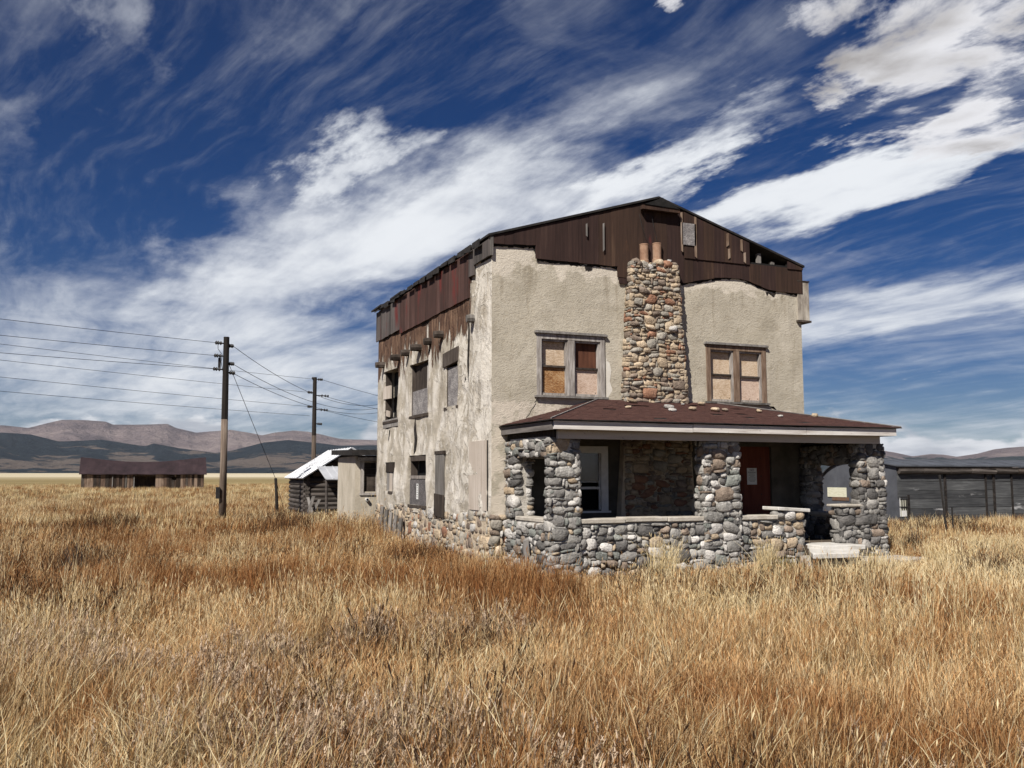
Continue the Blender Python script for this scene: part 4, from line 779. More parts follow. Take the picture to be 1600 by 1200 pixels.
slab([(PX0 + 0.02, 15.22), (7.2, 15.22), (7.2, 16.44), (PX0, 16.44)], 0.955, 0.075, M_['cap'], wl); slab([(PX1 - 0.45, 15.22), (PX1 + 0.02, 15.22), (PX1 + 0.02, 16.76), (PX1 - 0.45, 16.76)], 0.925, 0.08, M_['cap'], wr); slab([(13.30, PY), (13.90, PY), (13.90, 15.46), (13.30, 15.28)], 1.165, 0.05, M_['cap'], wb)
# broken concrete steps
slab([(11.86, 14.02), (12.9, 13.96), (13.28, 14.35), (13.3, 14.86), (12.46, 14.86), (12.1, 14.4)], 0.24, 0.10, M_['slab'], HOUSE, 'step_slab', tilt=lambda a, b: 0.05 * (b - 14.0)); slab([(12.5, 14.50), (13.5, 14.42), (13.5, 15.3), (12.5, 15.3)], 0.345, 0.09, M_['slab'], HOUSE, 'step_slab'); slab([(13.2, 13.9), (14.9, 14.1), (14.8, 14.95), (13.4, 14.95)], 0.02, 0.14, M_['cap'], HOUSE, 'step_slab')
mb = MB(); mb.box((12.2, 14.2, -0.1), (13.1, 14.8, 0.235)); mb.obj('step_core', M_['mortar'], HOUSE)
# beams and eaves
EX0, EX1, EY, EZ = 6.75, 14.55, 14.56, 2.63
mb = MB(); mb.box((EX0 + 0.22, EY + 0.24, PT - 0.006), (14.34, EY + 0.32, EZ + 0.06)); mb.obj('porch_beam', M_['beam_paint'], HOUSE)
mb = MB(); mb.box((EX0 + 0.18, EY + 0.33, PT - 0.002), (EX0 + 0.40, FY - 0.01, EZ + 0.03)); mb.obj('porch_beam', M_['dark_wood'], HOUSE); mb = MB(); mb.box((EX1 - 0.42, EY + 0.33, PT - 0.002), (EX1 - 0.14, FY - 0.01, EZ + 0.03)); mb.obj('porch_beam', M_['dark_wood'], HOUSE)
for xa, xb, za, zb in ((EX0 + 0.03, 9.62, 0.0, -0.012), (9.63, 12.24, -0.006, -0.014), (12.25, EX1, -0.012, 0.004)):      # three lengths of board, sagging a little
    mb = MB(); y0_ = EY + rng.uniform(-.006, .006); mb.hexa([(xa, y0_, EZ - 0.02 + za), (xb, y0_, EZ - 0.02 + zb), (xb, y0_ + 0.035, EZ - 0.02 + zb), (xa, y0_ + 0.035, EZ - 0.02 + za), (xa, y0_, EZ + 0.125 + za), (xb, y0_, EZ + 0.125 + zb), (xb, y0_ + 0.035, EZ + 0.125 + zb), (xa, y0_ + 0.035, EZ + 0.125 + za)]); mb.obj('fascia', M_['white_trim'], HOUSE)
mb = MB(); mb.box((EX0, EY + 0.04, EZ - 0.03), (EX0 + 0.035, FY - 0.005, EZ + 0.12)); mb.obj('fascia', M_['grey_trim'], HOUSE); mb = MB(); mb.box((EX1 - 0.035, EY + 0.04, EZ - 0.02), (EX1, FY + 0.3, EZ + 0.12)); mb.obj('fascia', M_['grey_trim'], HOUSE)
mb = MB(); mb.box((EX0 + 0.04, EY + 0.04, EZ + 0.022), (EX1 - 0.04, FY - 0.005, EZ + 0.05)); mb.obj('porch_ceiling', M_['dark_wood'], HOUSE)
# hipped roof in lapped courses of shingles
HA, HB, HZ = 8.92, 11.75, 3.37; ez = EZ + 0.135
def porch_roof():
    A = Vector((EX0 - 0.06, EY - 0.06, ez)); B = Vector((EX1 + 0.10, EY - 0.06, ez)); C = Vector((HA, FY - 0.01, HZ)); D = Vector((HB, FY - 0.01, HZ)); A2 = Vector((EX0 - 0.06, FY - 0.01, ez)); B2 = Vector((EX1 + 0.10, FY - 0.01, ez))
    base = MB(); base.hexa([A, B, B2, A2, A + Vector((0, 0, 0.012)), B + Vector((0, 0, 0.012)), D - Vector((0, 0, 0.02)), C - Vector((0, 0, 0.02))]); pr = base.obj('porch_roof', M_['roofing'], HOUSE)
    r = random.Random(5); mb = MB()
    def plane(e0, e1, t0, t1, courses):
        n = ((e1 - e0).cross(t0 - e0)).normalized(); n = n if n.z > 0 else -n
        for i in range(courses):
            f0, f1 = i / courses, min(1.0, (i + 1.12) / courses); a0, a1 = e0.lerp(t0, f0), e1.lerp(t1, f0); b0, b1 = e0.lerp(t0, f1), e1.lerp(t1, f1); L_ = (a1 - a0).length; k = max(2, int(L_ / 0.28))
            for j in range(k):
                s0, s1 = (j + 0.01) / k, (j + 0.99) / k; lift = 0.012 + r.uniform(0, 0.006); q = r.uniform(-0.012, 0.012) if i else r.uniform(-.03, .0)
                dirv = (a0 - b0).normalized() * q
                if i and r.random() < 0.035: continue
                c = [a0.lerp(a1, s0) + dirv, a0.lerp(a1, s1) + dirv, b0.lerp(b1, s1), b0.lerp(b1, s0)]
                lo = [c[0] + n * lift * 0.6, c[1] + n * lift * 0.6, c[2] + n * 0.002, c[3] + n * 0.002]; hi = [p + n * 0.008 for p in lo]; mb.hexa(lo + hi)
    plane(A, B, C, D, 19); plane(A2, A, C + Vector((-.01, 0, 0)), C, 15); plane(B, B2, D, D + Vector((.01, 0, 0)), 15)
    mb.obj('shingles', M_['shingle'], pr, kind='stuff'); return pr
PR = porch_roof()
mb = MB(); mb.tube([(HA, FY - 0.03, HZ + 0.02), (EX0 - 0.05, EY - 0.05, ez + 0.03)], 0.014, 5); mb.obj('hip_strip', M_['grey_trim'], PR); mb = MB(); mb.tube([(HB, FY - 0.03, HZ + 0.02), (EX1 + 0.09, EY - 0.05, ez + 0.03)], 0.014, 5); mb.obj('hip_strip', M_['grey_trim'], PR)
build_stones(HOUSE)
# loose stones on the porch roof
def pr_z(x, y):
    t = (y - (EY - 0.06)) / (FY - 0.01 - EY + 0.06); zf = ez + (HZ - ez) * t; zl = ez + (HZ - ez) * (x - EX0) / (HA - EX0); zr = ez + (HZ - ez) * (EX1 - x) / (EX1 - HB); return min(zf, zl, zr, HZ)
for i, (x, y, s, m) in enumerate(((9.52, 16.6, 0.2, 'tan'), (9.02, 15.9, 0.13, 'tan'), (10.02, 16.0, 0.2, 'pale'), (9.9, 15.7, 0.14, 'pale'), (10.5, 15.9, 0.15, 'tan'), (11.02, 15.85, 0.2, 'tan'), (11.3, 15.9, 0.16, 'brown'), (12.15, 15.9, 0.15, 'tan'), (12.3, 15.4, 0.10, 'pale'), (13.35, 15.6, 0.17, 'tan'), (11.2, 16.6, 0.17, 'tan'), (7.7, 16.3, 0.09, 'brown'), (8.0, 16.5, 0.08, 'brown'), (10.7, 16.55, 0.09, 'pale'))):
    o = bpy.data.objects.new('loose_stone', SHAPES[i + 5]); COL.objects.link(o); h = s * 0.45; o.location = (x, y, pr_z(x, y) + h * 0.42 + 0.015); o.scale = (s, s * 0.8, h); o.rotation_euler = (rng.uniform(-.2, .3), rng.uniform(-.2, .2), rng.uniform(0, 3)); o.material_slots[0].link = 'OBJECT'; o.material_slots[0].material = STONE[m]
    o['label'] = 'small loose stone lying on the brown shingled porch roof'; o['category'] = 'stone'; o['group'] = 'loose stones on the porch roof'
mb = MB(); mb.hexa([(6.70, 15.6, -0.1), (6.78, 15.6, -0.1), (6.78, 15.72, -0.1), (6.70, 15.72, -0.1), (6.69, 15.62, 0.62), (6.75, 15.62, 0.64), (6.75, 15.74, 0.64), (6.69, 15.74, 0.62)]); mb.obj('leaning_plank', M_['grey_wood'], label='short grey plank upright in the grass against the side of the porch wall', cat='plank')
for i, y in enumerate((24.9, 24.4, 23.95, 23.45, 22.95)):     # rough stakes along the foundation
    mb = MB(); mb.tube([(FX0 - 0.16 - 0.02 * i, y, -0.1), (FX0 - 0.17, y + 0.04, 0.5), (FX0 - 0.14, y + 0.02 * i, 0.95 - 0.06 * i)], [0.07, 0.065, 0.05], 6); mb.obj('wooden_stake', M_['grey_wood'], label=['first', 'second', 'third', 'fourth', 'fifth'][i] + ' rough grey wooden stake from the annex along the stone foundation', cat='stake', group='stakes along the foundation')
# ================================================================ annex behind the house
AX, AY = 6.05, 26.75
an = thing('plastered_annex', (AX, AY, 0), 'small tan plastered outbuilding with dark flat eave behind the house', 'outbuilding')
mb = MB(); W = (6.27, 6.70, 1.33, 2.18)
for a, b, c, d in ((AX + 0.002, W[0], -0.1, 2.36), (W[1], 9.4, -0.1, 2.36), (W[0], W[1], -0.1, W[2]), (W[0], W[1], W[3], 2.36)): mb.box((a, AY, c), (b, AY + 0.22, d))
mb.box((AX, AY + 0.003, -0.1), (AX + 0.22, 29.2, 2.36)); mb.box((AX + 0.22, 29.0, -0.1), (9.4, 29.2, 2.36)); mb.obj('wall', M_['annex'], an)
mb = MB(); mb.hexa([(AX - 0.18, AY - 0.3, 2.38), (9.6, AY - 0.3, 2.42), (9.6, 29.4, 2.52), (AX - 0.18, 29.4, 2.45), (AX - 0.18, AY - 0.3, 2.54), (9.6, AY - 0.3, 2.58), (9.6, 29.4, 2.68), (AX - 0.18, 29.4, 2.6)]); rf = mb.obj('roof', M_['roofing'], an)
mb = MB(); mb.hexa([(AX + 0.02, AY - 0.26, 2.22), (9.4, AY - 0.26, 2.24), (9.4, AY - 0.2, 2.24), (AX + 0.02, AY - 0.2, 2.22), (AX + 0.02, AY - 0.26, 2.375), (9.4, AY - 0.26, 2.41), (9.4, AY - 0.2, 2.41), (AX + 0.02, AY - 0.2, 2.375)]); mb.obj('fascia', M_['soot'], rf)
mb = MB()
for a, b, c, d in ((W[0] - 0.07, W[0] + 0.03, W[2] - 0.03, W[3] + 0.02), (W[1] - 0.03, W[1] + 0.07, W[2] - 0.03, W[3] + 0.02), (W[0] - 0.09, W[1] + 0.09, W[3] + 0.022, W[3] + 0.11), (W[0] - 0.09, W[1] + 0.09, W[2] - 0.10, W[2] - 0.032)): mb.box((a, AY - 0.04, c), (b, AY + 0.1, d))
aw = mb.obj('window', M_['frame'], an)
for i in range(5): mb = MB(); z = W[2] + i * 0.17; mb.box((W[0] + 0.03, AY + 0.05 + 0.004 * (i % 2), z), (W[1] - 0.03, AY + 0.08, z + 0.165)); mb.obj('board', M_['dark_wood'], aw)
mb = MB(); mb.tube([(6.40, AY + 0.02, 1.10), (6.40, AY - 0.10, 1.10)], 0.05, 10); mb.tube([(6.40, AY - 0.101, 1.10), (6.40, AY - 0.106, 1.10)], 0.035, 10, 1); mb.obj('vent_pipe', [M_['white_frame'], M_['void']], an)  # black disc painted as the unlit mouth of the pipe
# ================================================================ log shed with bright sheet metal roof
sh = thing('log_shed', (6.97, 40, 0), 'dark weathered log shed with bright sheet metal roof beside the annex', 'shed')
SX0, SX1, SY0, SY1, SE, SR = 6.97, 10.6, 40.0, 44.2, 1.78, 2.97
mb = MB(); mb.box((SX0 + 0.1, SY0 + 0.1, 0), (SX1 - 0.1, SY1 - 0.1, SE)); mb.prism([(SX0 + 0.1, SY0 + 0.12, SE), (SX1 - 0.1, SY0 + 0.12, SE), ((SX0 + SX1) / 2, SY0 + 0.12, SR - 0.06)], (0, 4.0, 0)); core = mb.obj('wall', M_['soot'], sh)
for i in range(9):
    z = 0.08 + i * 0.2
    for p, q in (((SX0, SY0 - 0.15, z), (SX0, SY1 + 0.15, z)), ((SX0 - 0.15, SY0, z + 0.1), (SX1 + 0.15, SY0, z + 0.1))):
        if q[0] > p[0] and z > 1.65: continue
        mb = MB(); p, q = Vector(p), Vector(q); j = rng.uniform(-.02, .02); mb.tube([p, p.lerp(q, 0.5) + Vector((j, j, rng.uniform(-.015, .015))), q], 0.105, 8); mb.obj('log', M_['log'], core)
for i in range(5): z = 1.86 + i * 0.2; hw = (SX1 - SX0) / 2 * (1 - (z - SE + 0.08) / (SR - SE)); mb = MB(); c = (SX0 + SX1) / 2; mb.box((c - hw, SY0 - 0.02, z - 0.09), (c + hw, SY0 + 0.02, z + 0.09)); mb.obj('board', M_['dark_wood'], core)
def metal_roof(parent, e0, e1, r0, r1, ribs, mat, name='roof'):
    e0, e1, r0, r1 = map(Vector, (e0, e1, r0, r1)); n = (e1 - e0).cross(r0 - e0).normalized(); n = n if n.z > 0 else -n
    mb = MB(); mb.hexa([e0, e1, r1, r0, e0 + n * 0.03, e1 + n * 0.03, r1 + n * 0.03, r0 + n * 0.03]); o = mb.obj(name, mat, parent)
    for i in range(ribs + 1):
        t = i / ribs; a, b = e0.lerp(e1, t) + n * 0.045, r0.lerp(r1, t) + n * 0.045; mb = MB(); mb.tube([a, b], 0.022, 5); mb.obj('seam', mat, o)
    return o
c = (SX0 + SX1) / 2
metal_roof(sh, (SX0 - 0.25, SY0 - 0.4, SE - 0.12), (SX0 - 0.25, SY1 + 0.3, SE - 0.12), (c, SY0 - 0.4, SR), (c, SY1 + 0.3, SR), 8, M_['metal']); metal_roof(sh, (SX1 + 0.25, SY0 - 0.4, SE - 0.12), (SX1 + 0.25, SY1 + 0.3, SE - 0.12), (c, SY0 - 0.4, SR), (c, SY1 + 0.3, SR), 8, M_['metal'])
metal_roof(sh, (7.30, 37.6, 1.62), (10.2, 37.6, 1.62), (7.30, 39.55, 2.16), (10.2, 39.55, 2.16), 9, M_['metal'], 'porch_roof')
mb = MB(); mb.tube([(7.38, 37.75, -0.1), (7.36, 37.75, 1.62)], 0.06, 6); mb.obj('post', M_['log'], sh); mb = MB(); mb.tube([(10.1, 37.75, -0.1), (10.1, 37.75, 1.62)], 0.06, 6); mb.obj('post', M_['log'], sh)
for (x, y, a, b, lab) in ((6.6, 38.4, 0.35, 0.95, 'loose grey plank leaning right in the grass by the log shed corner'), (7.05, 38.9, -0.25, 0.9, 'loose grey plank leaning left across another by the log shed'), (6.85, 39.2, 0.5, 0.8, 'low slanting grey plank closest to the logs of the shed wall')): mb = MB(); mb.hexa([(x, y, -0.1), (x + 0.12, y, -0.1), (x + 0.12, y + 0.05, -0.1), (x, y + 0.05, -0.1), (x + a, y + 0.2, b), (x + a + 0.12, y + 0.2, b), (x + a + 0.12, y + 0.25, b), (x + a, y + 0.25, b)]); mb.obj('leaning_plank', M_['grey_wood'], label=lab, cat='plank', group='planks leaning by the log shed')
# ================================================================ far barn
bn = thing('plank_barn', (1.6, 129, 0), 'long low brown plank barn with sagging dark roof far out in the field', 'barn')
BX0, BX1, BY0, BY1 = -5.85, 9.0, 129.0, 134.0
mb = MB(); mb.box((BX0 + 0.1, BY1 - 0.2, -0.3), (BX1 - 0.1, BY1, 1.95)); mb.box((BX0 + 0.05, BY0 + 0.2, -0.3), (BX0 + 0.15, BY1, 1.95)); mb.box((BX1 - 0.15, BY0 + 0.2, -0.3), (BX1 - 0.05, BY1, 1.95)); mb.box((BX0 + 0.16, BY0 + 0.25, 1.7), (BX1 - 0.16, BY0 + 0.4, 1.95))
mb.box((BX0 + 0.2, BY0 + 2.5, -0.3), (BX1 - 0.2, BY0 + 2.6, 1.9)); wb_ = mb.obj('wall', M_['barn'], bn)
x = BX0
while x < BX1 - 0.1:
    w = rng.uniform(0.2, 0.42); x1 = min(x + w, BX1)
    if not (0.35 < (x + x1) / 2 < 2.75):
        low, hi = -0.3, 1.95
        for (z0, z1) in (((low, 1.25), (1.6, hi)) if 4.85 < (x + x1) / 2 < 5.5 else ((low, hi),)):
            mb = MB(); y = BY0 + rng.uniform(0, 0.06); mb.box((x + 0.01, y, z0), (x1 - 0.01, y + 0.05, z1 - rng.uniform(0, 0.05))); mb.obj('plank', M_['barn'] if rng.random() < 0.8 else M_['dark_wood'], wb_)
    x = x1
for xx in (-2.25, -0.65, 0.3): mb = MB(); mb.box((xx, BY0 - 0.05, -0.2), (xx + 0.11, BY0 - 0.01, 1.7)); mb.obj('door_post', M_['grey_wood'], wb_)
mb = MB(); nb = 18
for side in (0, 1):
    for i in range(nb):
        xa, xb = BX0 - 0.25 + (BX1 - BX0 + 0.5) * i / nb, BX0 - 0.25 + (BX1 - BX0 + 0.5) * (i + 1) / nb
        def zr(xx): t = (xx - BX0) / (BX1 - BX0); return 4.08 - 0.62 * math.sin(math.pi * min(1, max(0, t))) + 0.1 * t
        ye, yr = (BY0 - 0.3, (BY0 + BY1) / 2) if side == 0 else (BY1 + 0.3, (BY0 + BY1) / 2); za, zb = 1.92 + 0.03 * math.sin(xa * 2), 1.92 + 0.03 * math.sin(xb * 2)
        mb.hexa([(xa, ye, za), (xb, ye, zb), (xb, yr, zr(xb)), (xa, yr, zr(xa)), (xa, ye, za + 0.08), (xb, ye, zb + 0.08), (xb, yr, zr(xb) + 0.08), (xa, yr, zr(xa) + 0.08)])
mb.obj('roof', M_['barn_roof'], bn)
mb = MB()
for xx in (BX0 - 0.02, BX1 - 0.1): mb.prism([(xx, BY0 + 0.1, 1.95), (xx, BY1 - 0.1, 1.95), (xx, (BY0 + BY1) / 2, 3.9)], (0.1, 0, 0))
mb.obj('gable_end', M_['barn'], bn)
# ================================================================ utility poles and wires
def catenary(a, b, sag, n=24):
    a, b = Vector(a), Vector(b); return [a.lerp(b, i / n) - Vector((0, 0, 4 * sag * (i / n) * (1 - i / n))) for i in range(n + 1)]
def pole(base, top, r0, r1, label, arms, name='utility_pole', group=None):
    t = thing(name, base, label, 'pole', group); b, tp = Vector(base), Vector(top); mid = b.lerp(tp, 0.55)
    mb = MB(); mb.tube([b - Vector((0, 0, 0.3)), b.lerp(tp, 0.3), mid], [r0, r0 * 0.92, (r0 + r1) / 2], 10); mb.obj('shaft', M_['pole'], t, smooth=True)
    mb = MB(); mb.tube([mid, b.lerp(tp, 0.8), tp], [(r0 + r1) / 2, r1 * 1.06, r1], 10); mb.obj('shaft_top', M_['pole_top'], t)
    for h, d in arms:       # insulators on short pins
        p = b.lerp(tp, h); d = Vector(d); mb = MB(); mb.tube([p, p + d], 0.03, 6); mb.obj('pin', M_['iron'], t)
        for k in (0.55, 0.8, 1.0): q = p + d * k; mb = MB(); mb.tube([q - d.normalized() * 0.035, q, q + d.normalized() * 0.035], [0.05, 0.085, 0.05], 8); mb.obj('insulator', M_['iron'], t)
    return t
L_ = Vector((-1, -0.35, 0)).normalized(); Rr = Vector((1, 0.3, 0)).normalized()
p1b, p1t = Vector((3.37, 38.1, 0)), Vector((3.31, 38.0, 7.30)); p1 = pole(p1b, p1t, 0.15, 0.115, 'tall dark utility pole with guy wire standing in the grass left of the house', [(0.963, L_ * 0.42), (0.893, L_ * 0.45), (0.82, L_ * 0.48), (0.953, Rr * 0.26), (0.855, Rr * 0.3), (0.805, Rr * 0.34)])
mb = MB(); mb.box((3.08, 37.85, 0.9), (3.22, 38.0, 1.35)); mb.obj('meter_box', M_['iron'], p1)
mb = MB(); mb.tube([p1b.lerp(p1t, 0.96) + L_ * 0.35, p1b.lerp(p1t, 0.93) + L_ * 0.34, p1b.lerp(p1t, 0.90) + L_ * 0.16, p1b.lerp(p1t, 0.86) + L_ * 0.2, p1b.lerp(p1t, 0.81) + L_ * 0.12], 0.012, 5); mb.obj('jumper_wire', M_['wire'], p1)
mb = MB(); mb.box((3.02, 37.93, 6.05), (3.12, 38.03, 6.45)); mb.obj('fuse_box', M_['iron'], p1)
p2b, p2t = Vector((9.62, 53.2, 0)), Vector((9.55, 53.0, 7.42)); pole(p2b, p2t, 0.14, 0.11, 'slimmer utility pole rising behind the log shed roof', [(0.99, L_ * 0.15), (0.88, L_ * 0.4), (0.77, L_ * 0.4), (0.985, Rr * 0.45), (0.86, Rr * 0.85), (0.75, Rr * 0.8), (0.64, Rr * 0.45)])
p3b, p3t = Vector((16.0, 62.0, 0)), Vector((16.0, 62.0, 6.9)); pole(p3b, p3t, 0.14, 0.11, 'utility pole behind the house with only its insulators showing past the wall', [(0.965, L_ * 0.45), (0.93, L_ * 0.42), (0.885, L_ * 0.45)])
p0b, p0t = Vector((-16.5, 27.0, 0)), Vector((-16.5, 27.0, 7.2)); pole(p0b, p0t, 0.15, 0.115, 'utility pole at the end of the wires from the tall dark pole', [(0.96, L_ * -0.4), (0.88, L_ * -0.4), (0.79, L_ * -0.4)])
p00b, p00t = Vector((-22.0, 27.5, 0)), Vector((-22.0, 27.5, 7.2)); pole(p00b, p00t, 0.15, 0.115, 'utility pole at the end of the wires from the slimmer pole', [(0.95, L_ * -0.4), (0.85, L_ * -0.4), (0.76, L_ * -0.4), (0.65, L_ * -0.4)])
def wire(a, b, sag, label, group, r=0.009): mb = MB(); mb.tube(catenary(a, b, sag), r, 5); mb.obj('overhead_wire', M_['wire'], label=label, cat='wire', group=group)
for h1, h0, w_ in ((0.963, 0.96, 'topmost'), (0.893, 0.88, 'middle'), (0.82, 0.79, 'lowest')): wire(p1b.lerp(p1t, h1) + L_ * 0.44, p0b.lerp(p0t, h0) - L_ * 0.4, 0.10, w_ + ' of the three wires strung left from the tall dark pole', 'wires left of the tall dark pole')
for h1, h0, w_ in ((0.985, 0.965, 'topmost'), (0.88, 0.90, 'second highest'), (0.77, 0.83, 'third highest'), (0.70, 0.745, 'lowest')): wire(p2b.lerp(p2t, h1) + L_ * 0.3, p00b.lerp(p00t, h0) - L_ * 0.4, 0.15, w_ + ' of the four wires strung left from the slimmer pole behind the shed', 'wires left of the slimmer pole', 0.009)
for h1, h3, s, w_ in ((0.953, 0.965, 0.85, 'highest'), (0.855, 0.93, 0.75, 'middle'), (0.805, 0.885, 0.65, 'lowest')): wire(p1b.lerp(p1t, h1) + Rr * 0.28, p3b.lerp(p3t, h3) + L_ * 0.45, s, w_ + ' sagging wire from the tall dark pole towards the house wall', 'sagging wires from the tall dark pole', 0.012)
q = Vector((24, 66, 0))
for h, z, w_ in ((0.985, 6.6, 'highest'), (0.86, 5.9, 'middle'), (0.75, 5.1, 'lowest')): wire(p2b.lerp(p2t, h) + Rr * 0.45, q + Vector((0, 0, z)), 0.3, w_ + ' thin wire from the slimmer pole to behind the house', 'wires right of the slimmer pole', 0.012)
pole(q, q + Vector((0, 0, 6.9)), 0.14, 0.11, 'utility pole hidden behind the house at the end of the wires', [])
mb = MB(); mb.tube([Vector((6.02, 42.0, -0.2)), Vector((5.98, 41.9, 0.8)), Vector((5.90, 41.8, 1.68))], [0.075, 0.07, 0.065], 7); mb.obj('stub_post', M_['pole_top'], label='short leaning stub post holding the guy wire of the tall dark pole', cat='post')
wire(p1b.lerp(p1t, 0.86) + Rr * 0.1, (5.90, 41.8, 1.66), 0.02, 'straight guy wire slanting from the tall dark pole down to the stub post', None, 0.012); wire((5.9, 41.8, 1.62), (6.5, 42.6, 0.05), 0.0, 'short stay wire from the stub post down into the grass', None, 0.01)
for bx, by, tx, ty, h, lab in ((22.5, 20.7, 22.35, 20.75, 1.82, 'tall thin dark steel fence post leaning in front of the grey plank shed'), (23.9, 21.75, 23.88, 21.75, 0.80, 'short thin steel fence post beside the tall one in the grass')):
    mb = MB(); a, b = Vector((bx, by, -0.1)), Vector((tx, ty, h)); mb.tube([a, b], 0.032 if h > 1 else 0.022, 5); w_ = 0.05 if h > 1 else 0.03
    mb.tube([a + Vector((0, -0.03, 0)), b + Vector((0, -0.03, 0))], 0.014, 4); mb.obj('fence_post', M_['iron'], label=lab, cat='post')
# ================================================================ grey shed with barrel roof (right of the house)
qs = thing('barrel_roof_shed', (26.5, 26.5, 0), 'long grey plank shed with low barrel metal roof and rounded metal end wall', 'shed')
QX0, QX1 = 26.4, 36.6; YC, RQ, NY = 28.9, 2.35, 26.5
prof = [(YC + RQ * math.cos(t), RQ * 1.02 * math.sin(t)) for t in [math.pi * i / 24 for i in range(0, 13)]] + [(28.2, 2.385), (27.5, 2.32), (26.9, 2.22), (NY - 0.18, 2.13)]
mb = MB(); mb.prism([(QX0, y, z) for y, z in prof] + [(QX0, NY - 0.0, 2.10), (QX0, NY - 0.0, -0.1), (QX0, YC + RQ, -0.1)], (0.1, 0, 0)); ew = mb.obj('end_wall', M_['metal_dull'], qs)
mb = MB(); q2 = [(QX0 - 0.12, y, z + 0.03) for y, z in prof]; n = len(prof)
for i in range(n - 1):
    (y0, z0), (y1, z1) = prof[i], prof[i + 1]
    mb.hexa([(QX0 - 0.12, y0, z0 + 0.004), (QX1, y0, z0 + 0.004), (QX1 - 0.0, y1, z1 + 0.004), (QX0 - 0.12, y1, z1 + 0.004), (QX0 - 0.12, y0 + (0.03 if i < 6 else 0), z0 + 0.045), (QX1, y0 + (0.03 if i < 6 else 0), z0 + 0.045), (QX1, y1 + (0.03 if i < 5 else 0), z1 + 0.045), (QX0 - 0.12, y1 + (0.03 if i < 5 else 0), z1 + 0.045)])
mb.obj('roof', M_['metal_roof'], qs)
for xs in [QX0 + 0.9 * i for i in range(1, 12)]:
    mb = MB(); mb.tube([(xs, y, z + 0.05) for y, z in prof[6:]], 0.014, 4); mb.obj('roof_seam', M_['metal_roof'], qs)
for i in range(1, 6):
    yy = NY + i * 0.78; zt_ = 2.1 if yy < 27.4 else math.sqrt(max(0.01, RQ ** 2 - (yy - YC) ** 2)) if yy > YC else 2.3
    mb = MB(); mb.box((QX0 - 0.012, yy, 0), (QX0 - 0.002, yy + 0.03, zt_ - 0.05)); mb.obj('sheet_seam', M_['metal_dull'], ew)
mb = MB(); mb.box((QX0 - 0.03, 29.12, 0.94), (QX0 - 0.013, 30.2, 1.32)); mb.obj('pale_panel', M_['sign_pale'], ew)
mb = MB(); mb.box((QX0 - 0.024, 29.0, 0.80), (QX0 - 0.014, 29.95, 0.932)); mb.obj('rust_strip', plain('rust', [(0.10, 0.05, 0.03), (0.16, 0.09, 0.055), (0.10, 0.09, 0.085)], 6), ew)
mb = MB(); mb.box((QX0 + 0.1, NY + 0.06, -0.1), (QX1, NY + 0.12, 2.08)); pw_ = mb.obj('wall', M_['soot'], qs); XS = [QX0 + 0.02, 28.75, 30.9, 31.35, 32.3, 34.4, QX1]
for a, b in zip(XS, XS[1:]):
    z = -0.05; i = 0
    while z < 1.8:
        h = rng.uniform(0.30, 0.36)
        if not (a < 27 and 0.2 < z + h / 2 < 1.05):
            mb = MB(); y = NY + rng.uniform(-.01, .015); s = rng.uniform(-.01, .01); mb.hexa([(a, y, z), (b, y, z + s), (b, y + 0.03, z + s), (a, y + 0.03, z), (a, y - 0.012, z + h - 0.012), (b, y - 0.012, z + h - 0.012 + s), (b, y + 0.025, z + h - 0.012 + s), (a, y + 0.025, z + h - 0.012)]); mb.obj('plank', M_['plank_wall'], pw_)
        else:
            mb = MB(); y = NY; mb.box((26.98, y, z), (b, y + 0.03, z + h - 0.012)); mb.obj('plank', M_['plank_wall'], pw_)
        z += h; i += 1
for xx, w_ in ((28.72, 0.10), (30.86, 0.07), (31.28, 0.10), (32.27, 0.07), (34.37, 0.09)): mb = MB(); mb.box((xx, NY - 0.06, -0.1), (xx + w_, NY - 0.015, 1.85)); mb.obj('post', M_['soot'], pw_)
x = QX0 + 0.02
while x < 34.0:
    x1 = x + rng.uniform(0.9, 1.5); mb = MB(); mb.tube([(x, NY - 0.10, 1.96 + rng.uniform(-.02, .02)), (x1, NY - 0.10, 1.95 + rng.uniform(-.02, .02))], [0.10, 0.09], 7); mb.obj('eave_log', M_['log'] if x < 32 else M_['dark_wood'], qs); x = x1 + 0.01
mb = MB(); mb.box((QX0, NY - 0.14, 2.06), (QX1, NY - 0.02, 2.11)); mb.obj('eave_board', M_['dark_wood'], qs)
mb = MB(); mb.box((26.48, NY + 0.02, 0.28), (26.92, NY + 0.035, 1.04)); wn = mb.obj('window', plain('pale_window', [(0.40, 0.39, 0.30), (0.52, 0.51, 0.42)], 3), qs)
for i in range(4): mb = MB(); xx = 26.50 + i * 0.105; mb.box((xx, NY - 0.012, 0.28), (xx + 0.022, NY + 0.018, 1.04)); mb.obj('bar', M_['iron'] if i else M_['white_frame'], wn)
for z in (0.62, 0.98): mb = MB(); mb.box((26.48, NY - 0.014, z), (26.86, NY - 0.013 + 0.03, z + 0.03)); mb.obj('bar', M_['iron'], wn)
mb = MB(); mb.box((26.88, NY - 0.03, 0.2), (26.98, NY + 0.03, 1.08)); mb.obj('frame', M_['soot'], wn); mb = MB(); mb.box((26.56, NY - 0.03, 0.28), (26.80, NY - 0.016, 0.5)); mb.obj('white_board', M_['white_frame'], wn)
